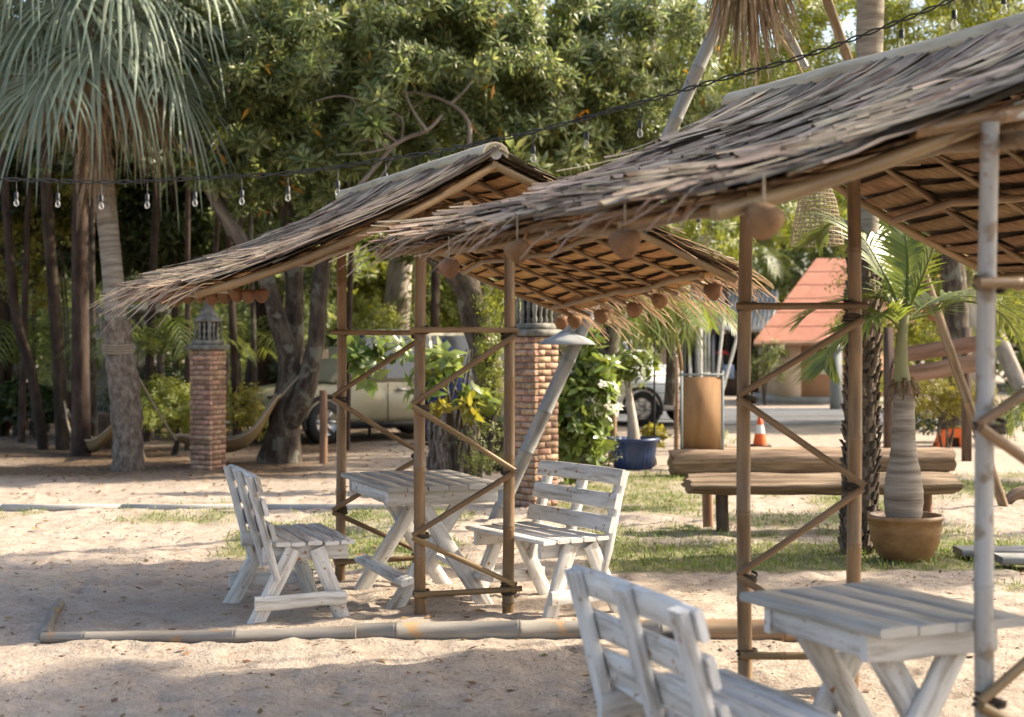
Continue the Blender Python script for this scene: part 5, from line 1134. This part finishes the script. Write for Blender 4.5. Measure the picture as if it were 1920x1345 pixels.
# ------------------------------------------------------------------ cars
def wheel_meshes():
    ty = MB().lathe([(.20, -.10), (.31, -.105), (.335, -.07), (.335, .07), (.31, .105), (.20, .10)], 28).mesh('tyre', True)
    rm = MB().lathe([(.005, .075), (.05, .078), (.07, .06), (.19, .065), (.205, .10), (.205, -.10), (.19, -.08)], 28).mesh('rim', True)
    sp = MB()
    for k in range(6): sp.box(Matrix.Rotation(k * math.pi / 3, 4, 'Z') @ Matrix.Translation((.115, 0, .082)), .17, .045, .02)
    return ty, rm, sp.mesh('spokes')
WH = wheel_meshes()
for m_, q_ in zip(WH, (black, chrome, chrome)): m_.materials.append(q_)
def car(label, loc, ang, paint, kind, L=4.4, Wd=1.74, H=1.62):
    t = thing('parked_car', label, 'car', Vector((0, 0, 0)), 'parked cars behind the yard'); hw = Wd / 2; x0, x1 = -L / 2, L / 2
    def sec(x, zb, zt, w0, w1): return [(x, -w0 * .92, zb), (x, -w0, zb + .12), (x, -w0, (zb + zt) * .52), (x, -w1, zt - .04), (x, -w1 * .9, zt), (x, w1 * .9, zt), (x, w1, zt - .04), (x, w0, (zb + zt) * .52), (x, w0, zb + .12), (x, w0 * .92, zb)]
    bl_ = .96 if kind == 'suv' else .9
    st_ = [(x0, .42, .78, hw * .86, hw * .82), (x0 + .08, .34, bl_ - .04, hw * .95, hw * .9), (x0 + .5, .30, bl_, hw, hw * .94), (0, .28, bl_, hw, hw * .95), (x1 - 1.25, .28, bl_ - .0, hw, hw * .95), (x1 - 1.0, .29, bl_ - .04, hw, hw * .93), (x1 - .35, .32, bl_ - .12, hw * .97, hw * .88), (x1 - .06, .36, bl_ - .24, hw * .9, hw * .82), (x1, .44, .62, hw * .8, hw * .76)]
    obj('body', MB().loft([sec(*s) for s in st_]).mesh('body', True), paint, t)
    cab = [(x0 + .12, bl_ - .02, bl_ + .05, hw * .88, hw * .86), (x0 + .38, bl_ - .02, H - .06, hw * .9, hw * .74), (x0 + .9, bl_ - .02, H, hw * .92, hw * .76), (x1 - 2.1, bl_ - .02, H, hw * .92, hw * .76), (x1 - 1.75, bl_ - .02, H - .06, hw * .92, hw * .76), (x1 - 1.0, bl_ - .02, bl_ + .02, hw * .9, hw * .86)]
    def cs(x, zb, zt, w0, w1): return [(x, -w0, zb), (x, -(w0 + w1) / 2, (zb + zt) / 2), (x, -w1, zt - .03), (x, -w1 * .85, zt), (x, w1 * .85, zt), (x, w1, zt - .03), (x, (w0 + w1) / 2, (zb + zt) / 2), (x, w0, zb)]
    obj('cabin', MB().loft([cs(*s) for s in cab]).mesh('cabin', True), paint, t)
    zb, zt = bl_ + .04, H - .10
    for s in (-1, 1):
        for a, b, a2, b2 in ((x0 + .55, x0 + 1.35, x0 + .62, x0 + 1.35), (x0 + 1.42, x0 + 2.3, x0 + 1.42, x0 + 2.3), (x0 + 2.36, x1 - 1.12, x0 + 2.36, x1 - 1.72)):
            yb, yt = s * (hw * .905 + .008), s * (hw * .775 + .012)
            v = [(a, yb, zb), (b, yb, zb), (b2, yt, zt), (a2, yt, zt)]; v2 = [(x, y - s * .02, z) for x, y, z in v]
            obj('side_window', MB().loft([v2, v] if s < 0 else [v, v2]).mesh('side_window'), carglass, t)
        for xx in (x0 + 1.385, x0 + 2.33): obj('door_seam', MB().box(Matrix.Translation((xx, s * (hw + .001), .62)), .012, .006, .6).mesh('door_seam'), black, t)
        for xx in (x0 + 1.25, x0 + 2.2): obj('door_handle', MB().box(Matrix.Translation((xx - .12, s * (hw + .012), .82)), .16, .03, .035).mesh('door_handle'), chrome, t)
        obj('sill', MB().box(Matrix.Translation((0, s * (hw - .02), .27)), L * .5, .08, .09).mesh('sill'), black, t)
        obj('mirror', MB().box(Matrix.Translation((x1 - 1.35, s * (hw + .1), bl_ + .10)), .09, .2, .13).mesh('mirror'), paint, t)
        obj('headlight', MB().box(Matrix.Translation((x1 - .16, s * hw * .68, .70)) @ Matrix.Rotation(.2, 4, 'Y'), .22, .30, .13).mesh('headlight'), carglass, t)
        obj('tail_light', MB().box(Matrix.Translation((x0 + .06, s * hw * .80, .80)), .12, .16, .26).mesh('tail_light'), redlamp, t)
        for xw in (x0 + .82, x1 - .85):
            M = Matrix.Translation((xw, s * (hw - .09), .335)) @ Matrix.Rotation(-s * math.pi / 2, 4, 'X'); w0_ = obj('wheel', WH[0], None, t, M)
            obj('rim', WH[1], None, w0_, M); obj('spokes', WH[2], None, w0_, M)
            obj('wheel_arch', MB().tube([Vector((xw + .40 * math.cos(a), s * (hw - .005), .335 + .40 * math.sin(a))) for a in np.linspace(-.25, math.pi + .25, 15)], .035, 6).mesh('wheel_arch', True), black, t)
    obj('windscreen', MB().loft([[(x1 - 1.08, -hw * .82, bl_ + .05), (x1 - 1.08, hw * .82, bl_ + .05), (x1 - 1.10, hw * .82, bl_ + .03), (x1 - 1.10, -hw * .82, bl_ + .03)], [(x1 - 1.70, -hw * .70, H - .09), (x1 - 1.70, hw * .70, H - .09), (x1 - 1.74, hw * .70, H - .11), (x1 - 1.74, -hw * .70, H - .11)]]).mesh('windscreen'), carglass, t)
    obj('rear_window', MB().box(Matrix.Translation((x0 + .25, 0, (zb + zt) / 2)) @ Matrix.Rotation(.42, 4, 'Y'), .03, hw * 1.4, .5).mesh('rear_window'), carglass, t)
    obj('grille', MB().box(Matrix.Translation((x1 - .015, 0, .58)), .05, hw * 1.0, .14).mesh('grille'), black, t)
    obj('bumper', MB().box(Matrix.Translation((x1 - .06, 0, .40)), .14, hw * 1.7, .12).mesh('bumper'), paint, t)
    t.matrix_basis = Matrix.Translation(loc) @ Matrix.Rotation(ang, 4, 'Z'); return t
car('beige green off road car parked behind the forked tree', P(682, 800, 24.6) * Vector((1, 1, 0)) if False else Vector((P(690, 0, 24.4).x, 24.4, 0)), math.radians(180 + 38), beige_car, 'suv', 4.3, 1.74, 1.78)
car('white car behind the blue planter', Vector((P(1124, 0, 29.4).x, 29.4, 0)), math.radians(-32), white_car, 'suv', 4.5, 1.8, 1.66)
g = Vector((P(852, 0, 23.0).x, 23.0, 0)); r = random.Random(4); tp_ = thing('covered_motorbike', 'something low covered with a dark blue tarpaulin behind the middle hut', 'tarpaulin', g)
rings = []
for i in range(9):
    x = -.55 + 1.1 * i / 8; h = 1.25 + .35 * math.sin(i * .7) - .6 * abs(i / 4 - 1) ** 3; rings.append([(g.x + x + r.uniform(-.03, .03), g.y - math.cos(a) * (.32 - .1 * math.sin(a)) * (1 + r.uniform(-.1, .1)), max(.05, math.sin(a) * h * (1 + r.uniform(-.04, .04)) + .06)) for a in np.linspace(0, math.pi, 12)])
obj('tarpaulin', MB().loft(rings, True, True).mesh('tarpaulin', True), bluetarp, tp_)
tp_.name = 'tarpaulin_cover'

# ------------------------------------------------------------------ house, shed, gate poles, walls in the background
YH = 39.0; hs = thing('house', 'small house with a red tiled roof and tan walls across the road', 'house', P(1540, 750, YH) * Vector((1, 1, 0)) if False else Vector((P(1540, 0, YH).x, YH, 0)))
def wbox(name, px0, py0, px1, py1, Y, dep, m, root, dz=0):
    a = P(px0, py0, Y); b = P(px1, py1, Y); z0 = min(a.z, b.z); z1 = max(a.z, b.z)
    return obj(name, MB().box(Matrix.Translation(((a.x + b.x) / 2, Y + dep / 2, (z0 + z1) / 2)), abs(b.x - a.x), dep, z1 - z0).mesh(name), m, root)
wbox('wall', 1464, 634, 1502, 757, YH, 3.5, wall_tan, hs); wbox('wall', 1502, 634, 1690, 757, YH + .02, 3.4, wall_org, hs)
for i in range(9):
    for j in range(5):
        if not (1526 < 1512 + j * 13 < 1560 and i < 6) or True: pass
wf_ = wbox('window', 1527, 632, 1560, 702, YH - .05, .06, white_pt, hs)
for a in (1531, 1545.5): wbox('pane', a, 638, a + 11, 696, YH - .065, .03, carglass, wf_); 
wbox('window_bar', 1527, 664, 1560, 667, YH - .075, .02, white_pt, wf_)
wbox('plinth', 1455, 745, 1700, 760, YH - .12, 3.8, concrete, hs)
e0, e1, r0_, r1_ = P(1413, 641, 37.9), P(1700, 637, 38.4), P(1530, 486, 41.2), P(1790, 486, 41.8); nr, nc = 6, 9
for i in range(nr):
    for j in range(nc):
        a, b = i / nr, (i + 1.06) / nr; c0, c1 = (j + .002) / nc, (j + .998) / nc
        f = lambda u, v: e0.lerp(e1, u).lerp(r0_.lerp(r1_, u), v)
        N_ = (e1 - e0).cross(r0_ - e0).normalized(); N_ = N_ if N_.z > 0 else -N_
        q4 = [f(c0, a) + N_ * .018, f(c1, a) + N_ * .018, f(c1, b), f(c0, b)]; q5 = [p - N_ * .03 for p in q4]
        obj('roof_panel', MB().loft([[tuple(p) for p in q5], [tuple(p) for p in q4]]).mesh('roof_panel'), roof_red, hs)
obj('fascia', MB().tube([e0 - Vector((0, .03, .06)), e1 - Vector((0, .03, .06))], .06, 6).mesh('fascia'), rail_wood, hs)
obj('back_roof', MB().loft([[tuple(r0_), tuple(r0_ - Vector((0, 0, .1))), tuple(r0_ + Vector((2, 3.4, -2.4))), tuple(r0_ + Vector((2, 3.4, -2.3)))], [tuple(r1_), tuple(r1_ - Vector((0, 0, .1))), tuple(r1_ + Vector((2, 3.4, -2.4))), tuple(r1_ + Vector((2, 3.4, -2.3)))]]).mesh('back_roof'), roof_red, hs)
YS = 45.0; sh = thing('open_shed', 'open shed with a grey corrugated roof left of the red roofed house', 'shed', Vector((P(1370, 0, YS).x, YS, 0)))
t0, t1 = P(1285, 546, YS + 2.5), P(1460, 546, YS + 2.5); b0_, b1_ = P(1268, 621, YS), P(1450, 621, YS); rings = []
for i in range(45):
    u = i / 44; d = .085 * (1 if i % 2 else -1); a, b = t0.lerp(t1, u), b0_.lerp(b1_, u); rings.append([tuple(a + Vector((0, 0, d))), tuple(b + Vector((0, 0, d)))])
obj('roof', MB().loft(rings, closed=False).mesh('roof'), roof_grey, sh)
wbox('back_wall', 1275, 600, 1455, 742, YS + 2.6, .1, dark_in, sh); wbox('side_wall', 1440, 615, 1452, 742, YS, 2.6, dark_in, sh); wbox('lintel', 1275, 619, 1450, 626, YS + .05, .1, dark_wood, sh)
for px in (1280, 1335, 1448): wbox('post', px, 620, px + 5, 745, YS + .1, .09, grey_pt, sh)
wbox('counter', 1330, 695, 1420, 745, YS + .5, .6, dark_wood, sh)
q = P(1354, 664, YS + .6); tag(obj('parasol', MB().lathe([(.005, .14), (.12, .11), (.24, .0), (.22, .0), (.11, .09)], 12, Matrix.Translation(q)).mesh('parasol', True), red_cloth), 'small red sunshade in the dark opening of the shed', 'sunshade')
obj('stick', MB().tube([q + Vector((0, 0, .1)), Vector((q.x, q.y, .3))], .02, 6).mesh('stick'), white_pt, bpy.data.objects['parasol'])
q = P(1366, 692, YS + .3); crt = tag(obj('crate', MB().box(Matrix.Translation(q - Vector((0, 0, .08))), .30, .3, .42).mesh('crate'), mat('pale_blue_crate', [(.22, .30, .42), (.28, .36, .48)], (4, 4, 4), 'Object', rv=0, bump=0)), 'pale blue crate standing in the grey roofed shed', 'crate')
for (px0, py0, px1, py1, rr, lb, Y) in [(1291, 552, 1296, 745, .028, 'upright white pole right of the hanging thatch fringe', 31), (1313, 556, 1315, 745, .034, 'second upright white pole, before the grey panel', 31), (1359, 575, 1346, 700, .03, 'slanting pale pole in front of the shed', 32), (1386, 618, 1362, 706, .03, 'short slanting pale pole left of the near hut post', 32)]:
    a = P(px0, py0, Y); b = P(px1, py1, Y); b.z = min(b.z, a.z)
    if py1 >= 740: b.z = -.05
    else: b = a + (b - a) * ((a.z + .05) / (a.z - b.z))
    tag(obj('white_pole', MB().tube([b, a], rr, 8).mesh('white_pole', True), white_pt), lb, 'pole', 'white poles at the lane')
gp = thing('metal_gate', 'pale grey sheet metal gate panel left of the shed', 'gate', Vector((P(1318, 0, 33).x, 33, 0)))
for px in (1304, 1311, 1318, 1325): wbox('panel', px, 565, px + 6.2, 760, 33, .05, grey_pt, gp)
for py in (612, 700): wbox('rail', 1303, py, 1332, py + 5, 32.94, .05, white_pt, gp)
pc = thing('concrete_post', 'square blue grey concrete post before the house', 'post', G(1569, 768)); wbox('shaft', 1560, 655, 1579, 770, 35.5, .25, grey_pt, pc); wbox('cap', 1557, 645, 1582, 655, 35.45, .36, white_pt, pc)
cw = thing('cream_building', 'cream wall of a building deep in the grove behind the fan palm', 'building', Vector((P(235, 0, 31).x, 31, 0)))
wbox('wall', 178, 585, 288, 790, 31, 1.0, concrete, cw); wbox('door', 205, 660, 228, 790, 30.94, .06, grey_pt, cw); wbox('roof', 165, 572, 300, 587, 30.7, 1.6, roof_grey, cw)
for px in (250, 268): wbox('pilaster', px, 600, px + 5, 785, 30.92, .08, white_pt, cw)
